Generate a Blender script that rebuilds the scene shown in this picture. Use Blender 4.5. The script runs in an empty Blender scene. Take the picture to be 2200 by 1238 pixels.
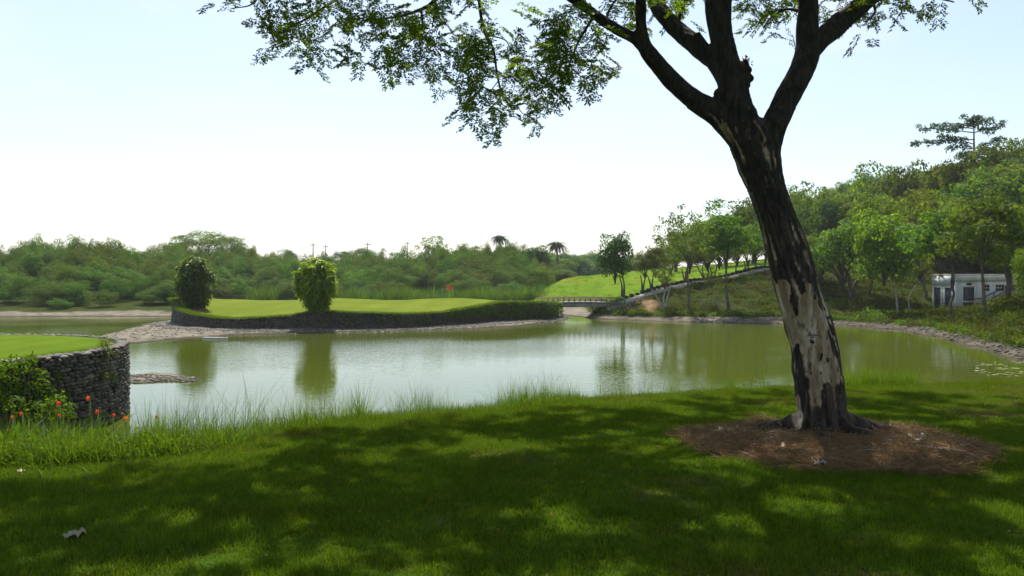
import bpy, math, random
import numpy as np
from mathutils import Vector, Matrix

random.seed(7)
RNG = np.random.default_rng(11)
scene = bpy.context.scene
COL = scene.collection

# ---------------------------------------------------------------- camera, sky, sun, exposure
F = 1727.0            # focal length in photo pixels (2200 wide)
EYE = 3.6             # eye height above the lake
HORIZON = 590.0
PITCH = math.atan((619.0 - HORIZON) / F)
cam_data = bpy.data.cameras.new("camera")
cam_data.sensor_width = 36.0
cam_data.lens = 36.0 * F / 2200.0
cam_data.clip_start = 0.1
cam_data.clip_end = 4000.0
cam = bpy.data.objects.new("camera", cam_data)
COL.objects.link(cam)
cam.location = (0, 0, EYE)
cam.rotation_euler = (math.pi / 2 - PITCH, 0, 0)
scene.camera = cam

SUN_ELEV = math.radians(58)
SUN_AZ = math.radians(-8)         # a little to the left of straight ahead
SUN_DIR = Vector((math.sin(SUN_AZ) * math.cos(SUN_ELEV), math.cos(SUN_AZ) * math.cos(SUN_ELEV), math.sin(SUN_ELEV)))
world = bpy.data.worlds.new("World")
scene.world = world
world.use_nodes = True
wn = world.node_tree.nodes
wl = world.node_tree.links
wn.clear()
sky = wn.new("ShaderNodeTexSky")
sky.sky_type = 'NISHITA'
sky.sun_disc = False
sky.sun_elevation = SUN_ELEV
sky.sun_rotation = SUN_AZ
sky.altitude = 0
sky.air_density = 1.0
sky.dust_density = 1.1
sky.ozone_density = 1.0
bg = wn.new("ShaderNodeBackground")
bg.inputs["Strength"].default_value = 0.098
wout = wn.new("ShaderNodeOutputWorld")
# humid white air: an even veil over the whole sky, with faint thin cloud in it
tc = wn.new("ShaderNodeTexCoord")
mp = wn.new("ShaderNodeMapping"); mp.inputs["Scale"].default_value = (1.0, 1.0, 3.0); mp.inputs["Location"].default_value = (3.1, 0.4, 0.7)
cn = wn.new("ShaderNodeTexNoise"); cn.inputs["Scale"].default_value = 3.4; cn.inputs["Detail"].default_value = 5
cr = wn.new("ShaderNodeMapRange"); cr.inputs["From Min"].default_value = 0.5; cr.inputs["From Max"].default_value = 0.72
cr.inputs["To Min"].default_value = 0.22; cr.inputs["To Max"].default_value = 0.62
cm = wn.new("ShaderNodeMix"); cm.data_type = 'RGBA'
cm.inputs["B"].default_value = (5.3, 5.75, 6.0, 1)
wl.new(tc.outputs["Generated"], mp.inputs["Vector"]); wl.new(mp.outputs["Vector"], cn.inputs["Vector"])
wl.new(cn.outputs["Fac"], cr.inputs["Value"]); wl.new(cr.outputs["Result"], cm.inputs["Factor"])
wl.new(sky.outputs["Color"], cm.inputs["A"]); wl.new(cm.outputs["Result"], bg.inputs["Color"])
wl.new(bg.outputs["Background"], wout.inputs["Surface"])

sun_data = bpy.data.lights.new("sun", 'SUN')
sun_data.energy = 4.4
sun_data.angle = math.radians(0.53)
sun_data.color = (1.0, 0.95, 0.86)
sun = bpy.data.objects.new("sun", sun_data)
COL.objects.link(sun)
sun.rotation_euler = SUN_DIR.to_track_quat('Z', 'Y').to_euler()
sun.location = (5, 20, 40)

vs = scene.view_settings
vs.view_transform = 'Standard'
vs.look = 'None'
vs.gamma = 1.0
vs.use_curve_mapping = False
vs.exposure = 0.92
scene.cycles.use_denoising = True
scene.cycles.use_adaptive_sampling = False
scene.cycles.max_bounces = 7
scene.cycles.diffuse_bounces = 3
scene.cycles.glossy_bounces = 3
scene.cycles.transmission_bounces = 4
scene.cycles.transparent_max_bounces = 4
scene.cycles.sample_clamp_indirect = 4.0
scene.cycles.volume_bounces = 0

# ---------------------------------------------------------------- helpers
_fw = np.array([0, math.cos(PITCH), -math.sin(PITCH)])
_up = np.array([0, math.sin(PITCH), math.cos(PITCH)])

def P(x, y, d):
    """world point at depth Y = d seen at photo pixel (x, y)"""
    v = np.array([1.0, 0, 0]) * (x - 1100.0) / F + _up * (619.0 - y) / F + _fw
    v = v * (d / v[1])
    return np.array([v[0], v[1], v[2] + EYE])

def px_of(V):
    """photo pixel of world points (N,3)"""
    V = np.asarray(V, float)
    R = V - np.array([0, 0, EYE])
    w = R @ _fw
    return 1100 + F * R[:, 0] / w, 619 - F * (R @ _up) / w

def mesh(name, V, faces, mat=None, parent=None, smooth=False, attrs=None, link=True):
    """faces: one index array (M,k) or a list of such arrays"""
    V = np.asarray(V, np.float32)
    if not isinstance(faces, list):
        faces = [faces]
    faces = [np.asarray(f, np.int32) for f in faces if len(f)]
    me = bpy.data.meshes.new(name)
    me.vertices.add(len(V)); me.vertices.foreach_set("co", V.ravel())
    idx = np.concatenate([f.ravel() for f in faces])
    tot = np.concatenate([np.full(len(f), f.shape[1], np.int32) for f in faces])
    start = np.concatenate([[0], np.cumsum(tot)[:-1]]).astype(np.int32)
    me.loops.add(len(idx)); me.loops.foreach_set("vertex_index", idx)
    me.polygons.add(len(tot)); me.polygons.foreach_set("loop_start", start)
    if smooth:
        me.polygons.foreach_set("use_smooth", np.ones(len(tot), bool))
    for k, a in (attrs or {}).items():
        at = me.attributes.new(k, 'FLOAT', 'POINT')
        at.data.foreach_set("value", np.asarray(a, np.float32))
    me.update(calc_edges=True)
    if mat:
        me.materials.append(mat)
    ob = bpy.data.objects.new(name, me)
    if link:
        COL.objects.link(ob)
    if parent:
        ob.parent = parent
    return ob

def child(name, me, parent, loc=(0, 0, 0), rot=(0, 0, 0), scl=(1, 1, 1)):
    ob = bpy.data.objects.new(name, me)
    COL.objects.link(ob); ob.parent = parent
    ob.location = loc; ob.rotation_euler = rot; ob.scale = scl
    return ob

def empty(name, loc=(0, 0, 0), rotz=0.0):
    ob = bpy.data.objects.new(name, None)
    ob.empty_display_size = 0.2
    COL.objects.link(ob); ob.location = loc; ob.rotation_euler = (0, 0, rotz)
    return ob

def tag(o, label, cat=None, group=None, kind=None):
    o["label"] = label
    if cat: o["category"] = cat
    if group: o["group"] = group
    if kind: o["kind"] = kind
    return o

def join(parts):
    """[(V, F)] with equal face width -> V, F"""
    Vs, Fs, n = [], [], 0
    for V, Fc in parts:
        Vs.append(V); Fs.append(np.asarray(Fc) + n); n += len(V)
    return np.concatenate(Vs), np.concatenate(Fs)

BOXF = np.array([[0, 3, 2, 1], [4, 5, 6, 7], [0, 1, 5, 4], [1, 2, 6, 5], [2, 3, 7, 6], [3, 0, 4, 7]])
def box(x0, x1, y0, y1, z0, z1):
    V = np.array([[x0, y0, z0], [x1, y0, z0], [x1, y1, z0], [x0, y1, z0], [x0, y0, z1], [x1, y0, z1], [x1, y1, z1], [x0, y1, z1]], float)
    return V, BOXF

def tube(pts, rad, n=8, caps=True, jit=0.0):
    pts = np.asarray(pts, float); rad = np.asarray(rad, float)
    if rad.ndim == 0: rad = np.full(len(pts), float(rad))
    T = np.gradient(pts, axis=0)
    T /= np.linalg.norm(T, axis=1)[:, None] + 1e-9
    ref = np.array([0.0, 0, 1]) if abs(T[0][2]) < 0.9 else np.array([1.0, 0, 0])
    A = np.cross(T[0], ref); A /= np.linalg.norm(A)
    V = []
    ang = np.linspace(0, 2 * np.pi, n, endpoint=False)
    for p, t, r in zip(pts, T, rad):
        A = A - t * (A @ t); A /= np.linalg.norm(A) + 1e-9
        B = np.cross(t, A)
        rr = r * (1 + jit * RNG.uniform(-1, 1, n))
        V.append(p + (np.cos(ang) * rr)[:, None] * A + (np.sin(ang) * rr)[:, None] * B)
    m = len(pts)
    V = np.concatenate(V)
    i = np.arange(m - 1)[:, None] * n; j = np.arange(n)[None]
    j2 = (j + 1) % n
    Fc = np.stack([i + j, i + j2, i + n + j2, i + n + j], -1).reshape(-1, 4)
    if caps:
        V = np.concatenate([V, pts[:1], pts[-1:]])
        a, b = m * n, m * n + 1
        jj = np.arange(n); k = (jj + 1) % n
        c1 = np.stack([np.full(n, a), k, jj, jj], -1); c2 = np.stack([np.full(n, b), (m - 1) * n + jj, (m - 1) * n + k, (m - 1) * n + k], -1)
        # degenerate quads are avoided: make them with the next vertex
        c1 = np.stack([np.full(n // 2, a), (2 * np.arange(n // 2) + 2) % n, 2 * np.arange(n // 2) + 1, 2 * np.arange(n // 2)], -1)
        c2 = np.stack([np.full(n // 2, b), (m - 1) * n + 2 * np.arange(n // 2), (m - 1) * n + 2 * np.arange(n // 2) + 1, (m - 1) * n + (2 * np.arange(n // 2) + 2) % n], -1)
        Fc = np.concatenate([Fc, c1, c2])
    return V, Fc

def spline(pts, k=6):
    """Catmull-Rom resample of (N, m) control rows"""
    p = np.asarray(pts, float)
    q = np.concatenate([[2 * p[0] - p[1]], p, [2 * p[-1] - p[-2]]])
    out = []
    for i in range(1, len(q) - 2):
        for t in np.linspace(0, 1, k, endpoint=False):
            a, b, c, d = q[i - 1], q[i], q[i + 1], q[i + 2]
            out.append(0.5 * ((2 * b) + (c - a) * t + (2 * a - 5 * b + 4 * c - d) * t * t + (3 * b - a - 3 * c + d) * t ** 3))
    out.append(p[-1])
    return np.array(out)

def _hash(ix, iy, iz, seed):
    h = (ix.astype(np.int64) * 374761393 + iy.astype(np.int64) * 668265263 + iz.astype(np.int64) * 2147483647 + seed * 974634777) & 0xFFFFFFFF
    h = ((h ^ (h >> 13)) * 1274126177) & 0xFFFFFFFF
    h = ((h ^ (h >> 16)) * 2246822519) & 0xFFFFFFFF
    return ((h ^ (h >> 15)) & 0xFFFFFF) / float(0xFFFFFF)

def vnoise(X, Y, Z=None, seed=0):
    X = np.asarray(X, float); Y = np.asarray(Y, float)
    Z = np.zeros_like(X) if Z is None else np.asarray(Z, float)
    xi, yi, zi = np.floor(X), np.floor(Y), np.floor(Z)
    fx, fy, fz = X - xi, Y - yi, Z - zi
    fx = fx * fx * (3 - 2 * fx); fy = fy * fy * (3 - 2 * fy); fz = fz * fz * (3 - 2 * fz)
    r = 0
    flat = not np.any(fz)
    for a in (0, 1):
        for b in (0, 1):
            for c in ((0,) if flat else (0, 1)):
                w = (fx if a else 1 - fx) * (fy if b else 1 - fy) * (fz if c else 1 - fz)
                r = r + w * _hash(xi + a, yi + b, zi + c, seed)
    return r

def fbm(X, Y, Z=None, oct=4, seed=0):
    r, a, s, tot = 0, 1.0, 1.0, 0
    for o in range(oct):
        r = r + a * vnoise(np.asarray(X) * s, np.asarray(Y) * s, None if Z is None else np.asarray(Z) * s, seed + o * 17)
        tot += a; a *= 0.5; s *= 2.03
    return r / tot

def sstep(x, a=0.0, b=1.0):
    t = np.clip((np.asarray(x, float) - a) / (b - a), 0, 1)
    return t * t * (3 - 2 * t)

def in_poly(x, y, poly):
    poly = np.asarray(poly, float); inside = np.zeros(len(x), bool)
    for (x1, y1), (x2, y2) in zip(poly, np.roll(poly, -1, axis=0)):
        c = ((y1 > y) != (y2 > y)) & (x < (x2 - x1) * (y - y1) / (y2 - y1 + 1e-12) + x1)
        inside ^= c
    return inside

# ---- materials
def material(name):
    m = bpy.data.materials.new(name); m.use_nodes = True
    nt = m.node_tree; nt.nodes.clear()
    out = nt.nodes.new("ShaderNodeOutputMaterial")
    return m, nt, out

def N(nt, kind, **kw):
    n = nt.nodes.new(kind)
    for k, v in kw.items():
        if k.startswith("i_"):
            n.inputs[k[2:].replace("_", " ")].default_value = v
        else:
            setattr(n, k, v)
    return n

def mixc(nt, fac, a, b):
    n = nt.nodes.new("ShaderNodeMix"); n.data_type = 'RGBA'
    for sock, v in (("Factor", fac), ("A", a), ("B", b)):
        if hasattr(v, "is_linked") or isinstance(v, bpy.types.NodeSocket):
            nt.links.new(v, n.inputs[sock])
        elif sock == "Factor":
            n.inputs["Factor"].default_value = v
        else:
            n.inputs[sock].default_value = (*v, 1)
    return n.outputs["Result"]

def ramp(nt, sock, a, b, lo=0.0, hi=1.0):
    n = nt.nodes.new("ShaderNodeMapRange")
    n.interpolation_type = 'SMOOTHSTEP'
    n.inputs["From Min"].default_value = a; n.inputs["From Max"].default_value = b
    n.inputs["To Min"].default_value = lo; n.inputs["To Max"].default_value = hi
    nt.links.new(sock, n.inputs["Value"])
    return n.outputs["Result"]

def noise(nt, scale, detail=4, rough=0.55, coord="Object", stretch=None):
    t = nt.nodes.new("ShaderNodeTexCoord")
    n = nt.nodes.new("ShaderNodeTexNoise")
    n.inputs["Scale"].default_value = scale; n.inputs["Detail"].default_value = detail; n.inputs["Roughness"].default_value = rough
    s = t.outputs[coord]
    if stretch:
        m = nt.nodes.new("ShaderNodeMapping"); m.inputs["Scale"].default_value = stretch
        nt.links.new(s, m.inputs["Vector"]); s = m.outputs["Vector"]
    nt.links.new(s, n.inputs["Vector"])
    return n.outputs["Fac"]

def attr(nt, name):
    n = nt.nodes.new("ShaderNodeAttribute"); n.attribute_name = name
    return n.outputs["Fac"]

def bump(nt, h, strength=0.5, dist=0.05):
    n = nt.nodes.new("ShaderNodeBump"); n.inputs["Strength"].default_value = strength; n.inputs["Distance"].default_value = dist
    nt.links.new(h, n.inputs["Height"])
    return n.outputs["Normal"]

def plain(name, c1, c2, scale=6.0, rough=0.8, bstr=0.4, bdist=0.02, detail=5, spec=0.3, stretch=None):
    """two-tone mottled surface"""
    m, nt, out = material(name)
    f = noise(nt, scale, detail, stretch=stretch)
    col = mixc(nt, ramp(nt, f, 0.35, 0.65), c1, c2)
    b = N(nt, "ShaderNodeBsdfPrincipled", i_Roughness=rough)
    b.inputs["Specular IOR Level"].default_value = spec
    nt.links.new(col, b.inputs["Base Color"])
    nt.links.new(bump(nt, noise(nt, scale * 3, 5, stretch=stretch), bstr, bdist), b.inputs["Normal"])
    nt.links.new(b.outputs[0], out.inputs[0])
    return m

def leafmat(name, dark, light, trans=0.4, tcol=None, rough=0.6, spec=0.08, objvar=0.25):
    """leaf: per-leaf tone from attribute 'rnd', some light passing through"""
    m, nt, out = material(name)
    col = mixc(nt, attr(nt, "rnd"), dark, light)
    oi = nt.nodes.new("ShaderNodeObjectInfo")
    hs = nt.nodes.new("ShaderNodeHueSaturation")
    nt.links.new(col, hs.inputs["Color"])
    nt.links.new(ramp(nt, oi.outputs["Random"], 0, 1, 0.5 - objvar * 0.035, 0.5 + objvar * 0.05), hs.inputs["Hue"])
    mul = nt.nodes.new("ShaderNodeMath"); mul.operation = 'MULTIPLY_ADD'
    nt.links.new(oi.outputs["Random"], mul.inputs[0]); mul.inputs[1].default_value = objvar; mul.inputs[2].default_value = 1 - objvar / 2
    nt.links.new(mul.outputs[0], hs.inputs["Value"])
    b = N(nt, "ShaderNodeBsdfPrincipled", i_Roughness=rough)
    b.inputs["Specular IOR Level"].default_value = spec
    nt.links.new(hs.outputs[0], b.inputs["Base Color"])
    tr = nt.nodes.new("ShaderNodeBsdfTranslucent")
    tm = nt.nodes.new("ShaderNodeMix"); tm.data_type = 'RGBA'; tm.blend_type = 'MULTIPLY'; tm.inputs["Factor"].default_value = 1
    nt.links.new(hs.outputs[0], tm.inputs["A"]); tm.inputs["B"].default_value = (*(tcol or (2.2, 1.9, 0.6)), 1)
    nt.links.new(tm.outputs["Result"], tr.inputs["Color"])
    mx = nt.nodes.new("ShaderNodeMixShader"); mx.inputs[0].default_value = trans
    nt.links.new(b.outputs[0], mx.inputs[1]); nt.links.new(tr.outputs[0], mx.inputs[2])
    nt.links.new(mx.outputs[0], out.inputs[0])
    return m

def scatter(name, pos, rot, scl, idx, sources, kind="stuff"):
    """ONE object: copies of the source meshes spread on points by geometry nodes"""
    pos = np.asarray(pos, np.float32); n = len(pos)
    me = bpy.data.meshes.new(name)
    me.vertices.add(n); me.vertices.foreach_set("co", pos.ravel())
    rot = np.asarray(rot, np.float32)
    if rot.ndim == 1: rot = np.stack([np.zeros(n), np.zeros(n), rot], -1).astype(np.float32)
    scl = np.asarray(scl, np.float32)
    if scl.ndim == 1: scl = np.stack([scl] * 3, -1)
    for k, a in (("rot", rot), ("scl", scl)):
        at = me.attributes.new(k, 'FLOAT_VECTOR', 'POINT'); at.data.foreach_set("vector", np.ascontiguousarray(a).ravel())
    at = me.attributes.new("pick", 'INT', 'POINT'); at.data.foreach_set("value", np.asarray(idx, np.int32))
    me.update()
    c = bpy.data.collections.new(name + "_kinds")
    for i, s in enumerate(sources):
        s.name = "%s_kind_%02d" % (name, i)
        c.objects.link(s)
    ng = bpy.data.node_groups.new(name, 'GeometryNodeTree')
    ng.interface.new_socket("Geometry", in_out='INPUT', socket_type='NodeSocketGeometry')
    ng.interface.new_socket("Geometry", in_out='OUTPUT', socket_type='NodeSocketGeometry')
    gi = ng.nodes.new("NodeGroupInput"); go = ng.nodes.new("NodeGroupOutput")
    ci = ng.nodes.new("GeometryNodeCollectionInfo"); ci.inputs["Collection"].default_value = c
    ci.inputs["Separate Children"].default_value = True; ci.inputs["Reset Children"].default_value = True
    ip = ng.nodes.new("GeometryNodeInstanceOnPoints"); ip.inputs["Pick Instance"].default_value = True
    def na(nm, t):
        a = ng.nodes.new("GeometryNodeInputNamedAttribute"); a.data_type = t; a.inputs["Name"].default_value = nm
        return a.outputs["Attribute"]
    er = ng.nodes.new("FunctionNodeEulerToRotation")
    L = ng.links.new
    L(gi.outputs[0], ip.inputs["Points"]); L(ci.outputs[0], ip.inputs["Instance"])
    L(na("pick", 'INT'), ip.inputs["Instance Index"]); L(na("rot", 'FLOAT_VECTOR'), er.inputs[0]); L(er.outputs[0], ip.inputs["Rotation"])
    L(na("scl", 'FLOAT_VECTOR'), ip.inputs["Scale"]); L(ip.outputs[0], go.inputs[0])
    ob = bpy.data.objects.new(name, me); COL.objects.link(ob)
    md = ob.modifiers.new("spread", 'NODES'); md.node_group = ng
    ob["kind"] = kind
    return ob

def unit(v):
    return v / (np.linalg.norm(v, axis=-1, keepdims=True) + 1e-9)

def leaves(C, D, length, width, fold=0.15, droop=0.0, side=None):
    """leaf quads: base C, direction D; returns V, F, rnd"""
    n = len(C); D = unit(D)
    L = np.broadcast_to(np.asarray(length, float), (n,))[:, None]; W = np.broadcast_to(np.asarray(width, float), (n,))[:, None]
    if side is None:
        side = unit(np.cross(D, RNG.normal(size=(n, 3)) + np.array([0, 0, 0.01])))
    up = np.cross(side, D)
    mid = C + D * L * 0.5
    tip = C + D * L + np.array([0, 0, -1.0]) * droop * L
    V = np.stack([C, mid + side * W * 0.5 + up * W * fold, tip, mid - side * W * 0.5 + up * W * fold], 1).reshape(-1, 3)
    Fc = np.arange(n * 4).reshape(n, 4)
    return V, Fc, np.repeat(RNG.uniform(0, 1, n), 4)
# ---------------------------------------------------------------- terrain heights
_edge_px = [(-300, 1010, 1.55), (0, 985, 1.55), (200, 980, 1.55), (400, 962, 1.53), (600, 925, 1.5), (750, 897, 1.5), (1000, 880, 1.5),
            (1200, 856, 1.48), (1400, 841, 1.45), (1700, 829, 1.42), (2200, 817, 1.4), (2600, 812, 1.4)]
_e = np.array([P(x, y, (EYE - z) * F / (y - HORIZON)) for x, y, z in _edge_px])
EX, EY, EZ = _e[:, 0], _e[:, 1] - 0.45, _e[:, 2]

def edge_y(X): return np.interp(X, EX, EY)

# far bank profiles: photo column -> (distance, height) pairs
_prof = {
    -1500: [(60, -.6), (66, 0), (69, .5), (80, 1), (130, 2), (300, 3), (900, 6)],
    0: [(62, -.6), (69, 0), (72, .45), (80, 1), (130, 2), (300, 3), (900, 6)],
    370: [(62, -.6), (69, 0), (72, .45), (80, 1), (130, 2), (300, 3), (900, 6)],
    420: [(85, -.6), (92, 0), (96, .5), (110, 1.2), (200, 2), (400, 3), (900, 6)],
    1000: [(85, -.6), (92, 0), (96, .5), (110, 1.2), (200, 2), (400, 3), (900, 6)],
    1120: [(82, -.6), (90, 0), (96, .25), (110, .4), (200, 2), (400, 3), (900, 6)],
    1165: [(66, -.6), (74, .02), (86, .35), (93, .9), (101, 1.75), (130, 1.0), (250, 2), (900, 6)],
    1210: [(64, -.5), (69, -.06), (73, .14), (80, .33), (87, .7), (100, 3.0), (125, 2.4), (250, 2), (900, 6)],
    1255: [(63, -.5), (66.5, 0), (73, .2), (80, .4), (86, .9), (100, 3.4), (125, 2.8), (250, 2), (900, 6)],
    1300: [(61, -.5), (64.5, 0), (66, .25), (68, 1.2), (72, 1.6), (100, 3.65), (130, 3.2), (250, 2.5), (900, 6)],
    1340: [(60.5, -.5), (63.7, 0), (65.5, .35), (67, 1.5), (72, 1.9), (102, 3.9), (140, 3.4), (250, 3), (900, 6)],
    1400: [(59, -.5), (62, 0), (64.2, .35), (66, 1.3), (68.2, 2.1), (70, 2.2), (105, 4.2), (150, 4), (300, 4), (900, 6)],
    1500: [(57.5, -.5), (60.5, 0), (62.8, .35), (66, 1.4), (72, 2.89), (74, 2.95), (105, 4.7), (150, 4.9), (300, 5), (900, 6)],
    1640: [(55.5, -.5), (58.5, 0), (61, .4), (68, 1.6), (78, 4.05), (80, 4.1), (105, 5.5), (150, 6), (300, 6), (900, 6)],
    1800: [(53.5, -.5), (56.5, 0), (59, .35), (65, .9), (75, 3.0), (84, 5.3), (95, 6.8), (120, 9), (200, 11), (900, 6)],
    1900: [(50, -.5), (52.7, 0), (56, .4), (62, .6), (70, 1.6), (80, 4.2), (95, 7.5), (120, 11), (200, 13), (900, 6)],
    2000: [(44, -.5), (47, 0), (50, .35), (56, .5), (66, .62), (72, 1.6), (80, 4.8), (95, 9), (120, 12.5), (200, 14), (900, 6)],
    2090: [(37, -.5), (40, 0), (43, .4), (52, .95), (60, .7), (72, .9), (76, 2.0), (84, 5.5), (95, 10), (120, 13.5), (200, 15), (900, 6)],
    2200: [(31, -.5), (33.6, 0), (36.5, .55), (44, 1.75), (50, 2.05), (57, 1.8), (72, 2.2), (78, 4.0), (95, 11), (120, 14.5), (200, 16), (900, 6)],
    2500: [(19, -.5), (23, 0), (26, .6), (35, 2.2), (50, 4), (70, 7), (95, 12), (120, 15), (200, 16), (900, 6)],
    3500: [(14, -.5), (18, 0), (22, .7), (35, 2.5), (50, 5), (70, 8), (95, 12), (120, 15), (200, 16), (900, 6)],
}
_PU = np.array(sorted(_prof))
_PD = np.exp(np.linspace(np.log(12), np.log(900), 420))
_PT = np.array([np.interp(_PD, [a for a, b in _prof[u]], [b for a, b in _prof[u]]) for u in _PU])
for _ in range(3):
    _PT[:, 1:-1] = (_PT[:, :-2] + 2 * _PT[:, 1:-1] + _PT[:, 2:]) / 4

MUD_U = [160, 230, 274, 300, 400, 520, 600, 702, 870, 1014, 1125, 1205, 1225]
MUD_F = [41, 40.5, 41.7, 42, 45.2, 47.6, 48.2, 49.5, 51, 52.9, 56.7, 62.2, 65]
MUD_BU = [160, 230, 260, 300, 340, 375, 420, 520, 1100, 1205, 1225]
MUD_B = [43, 48.6, 51, 55, 60, 63.4, 72, 80, 78, 72, 68]
ROOT_LINES = [[(1375, 1180), (1420, 1145), (1470, 1115), (1530, 1095), (1600, 1078)], [(1820, 1165), (1880, 1150), (1930, 1120), (1950, 1100)],
              [(940, 1125), (975, 1108), (1000, 1098)], [(1838, 1215), (1855, 1240), (1870, 1262)]]

def near_h(X, Y):
    ye = edge_y(X); ze = np.interp(X, EX, EZ)
    t = Y - ye
    lawn = 2.0 - (2.0 - ze) * np.clip(Y, 0, None) / ye
    lawn = lawn + (fbm(X * .55, Y * .55, seed=3, oct=3) - .5) * .09
    floor = -.6 + 1.05 * sstep(-6.4 - X, 0, 2.6) * sstep(18.5 - Y, 0, 5)
    reach = 4.6 + 3.6 * sstep(-3.0 - X, 0, 3.5)
    bank = ze - .02 - (ze - floor) * sstep(t, -.25, reach) + (fbm(X * .8, Y * .8, seed=9) - .5) * .12 * sstep(t, 0, .6)
    return np.where(t < 0, np.minimum(lawn, 2.1), bank)

def far_h(X, Y):
    Ys = np.maximum(Y, 1.0)
    u = np.clip(1100 + F * X / Ys, _PU[0], _PU[-1] - 1)
    d = np.clip(Ys, _PD[0], _PD[-1] * .999)
    ui = np.clip(np.searchsorted(_PU, u, side='right') - 1, 0, len(_PU) - 2)
    fu = (u - _PU[ui]) / (_PU[ui + 1] - _PU[ui]); fu = fu * fu * (3 - 2 * fu) * .6 + fu * .4
    di = np.log(d / _PD[0]) / np.log(_PD[1] / _PD[0]); d0 = np.clip(di.astype(int), 0, len(_PD) - 2); fd = di - d0
    a = _PT[ui, d0] * (1 - fd) + _PT[ui, d0 + 1] * fd
    b = _PT[ui + 1, d0] * (1 - fd) + _PT[ui + 1, d0 + 1] * fd
    z = a * (1 - fu) + b * fu
    amp = sstep(z, .1, 1.5)
    z = z + (fbm(X * .25, Y * .25, seed=21) - .5) * (.12 + .5 * amp) * sstep(z, -.1, .3) + (fbm(X * 1.1, Y * 1.1, seed=22, oct=3) - .5) * .1
    # mud bank round the island and the spit
    df = np.interp(u, MUD_U, MUD_F); db = np.interp(u, MUD_BU, MUD_B)
    wob = (fbm(X * .35, Y * .35, seed=31) - .5) * 1.6
    m = np.minimum((d - df + wob * .35) / 2.6, (db - d + wob) / 2.4)
    m = np.minimum(m, (u - 205 + wob * 30) / 45.0); m = np.minimum(m, (1222 - u) / 18.0)
    zm = np.where(m > 0, .17 * np.clip(m, 0, 1) + (fbm(X * .9, Y * .9, seed=33) - .45) * .10 * np.clip(m * 2, 0, 1), .6 * np.clip(m, -1, 0))
    z = np.maximum(z, zm)
    # small spit in the open water
    q = 1 - np.sqrt(((u - 318) / 102) ** 2 + ((d - 27.9 + .3 * np.sin(u * .05)) / 1.25) ** 2)
    z = np.maximum(z, np.clip(q, -1, 1) * .18 + (fbm(X * 1.5, Y * 1.5, seed=35) - .5) * .1 * (q > -.2))
    return np.where(Y < 12, -.6, z)

def H(X, Y):
    X = np.atleast_1d(np.asarray(X, float)); Y = np.atleast_1d(np.asarray(Y, float))
    n = near_h(X, Y); f = far_h(X, Y)
    return np.where(Y < 11, n, np.maximum(n, f))

def h1(x, y): return float(H(x, y)[0])

def find_d(u, ybase, lo, hi):
    """distance at which the ground in photo column u is seen at row ybase"""
    d = np.linspace(lo, hi, 400)
    z = H((u - 1100) / F * d, d)
    yy = HORIZON + (EYE - z) * F / d
    return float(d[np.argmin(np.abs(yy - ybase))])

def ground_at(u, ybase, lo, hi):
    d = find_d(u, ybase, lo, hi); x = (u - 1100) / F * d
    return np.array([x, d, h1(x, d)])

TREE_XY = np.array([P(1766, 940, 9.67)[0], 9.67])
STRAW_C = np.array([3.64, 9.12])
def straw_mask(X, Y):
    r = np.hypot((X - STRAW_C[0]) / 1.5, (Y - STRAW_C[1]) / 1.42)
    return sstep(1.07 - r + (fbm(X * 1.7, Y * 1.7, seed=41) - .5) * .36, 0, .12)
_roots = []
for ln in ROOT_LINES:
    _roots.append(np.array([P(x, y, 1.62 * F / (y - HORIZON - 64))[:2] for x, y in ln]))
def dirt_mask(X, Y):
    m = np.zeros_like(X)
    for ln in _roots:
        for a, b in zip(ln[:-1], ln[1:]):
            ab = b - a; t = np.clip(((X - a[0]) * ab[0] + (Y - a[1]) * ab[1]) / (ab @ ab), 0, 1)
            dist = np.hypot(X - a[0] - t * ab[0], Y - a[1] - t * ab[1])
            m = np.maximum(m, sstep(.075 - dist + (vnoise(X * 9, Y * 9, seed=5) - .5) * .09, 0, .05))
    return m
def bare_mask(X, Y):
    """worn, yellowed patches of the lawn"""
    return sstep(fbm(X * .7, Y * .7, seed=51, oct=3), .54, .70) * .85

# ---------------------------------------------------------------- terrain sheet, split by what covers it
th = np.concatenate([np.radians(np.linspace(-180, -42, 36))[:-1], np.radians(np.linspace(-42, 42, 560)), np.radians(np.linspace(42, 180, 36))[1:]])
rr = np.concatenate([[.3, .8], np.linspace(1.4, 3.4, 12), np.exp(np.linspace(np.log(3.6), np.log(19), 190)), np.linspace(19.5, 40, 46),
                     np.exp(np.linspace(np.log(40.4), np.log(118), 210)), np.exp(np.linspace(np.log(121), np.log(1500), 46))])
TH, RR = np.meshgrid(th, rr)
GX, GY = RR * np.sin(TH), RR * np.cos(TH)
GZ = H(GX.ravel(), GY.ravel()).reshape(GX.shape)
GZ = np.where(GY < 0, np.minimum(GZ, 2.0), GZ)
GU = 1100 + F * GX / np.maximum(GY, .5)
_sm, _dm = straw_mask(GX.ravel(), GY.ravel()).reshape(GX.shape), dirt_mask(GX.ravel(), GY.ravel()).reshape(GX.shape)
near = (GY < 20) & (near_h(GX.ravel(), GY.ravel()).reshape(GX.shape) >= GZ - 1e-6)
GZ = GZ + np.where(near, .05 * _sm * (fbm(GX * 3, GY * 3, seed=61)) - .035 * _dm, 0)
mown = near & (GY < edge_y(GX) + .1)
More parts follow.
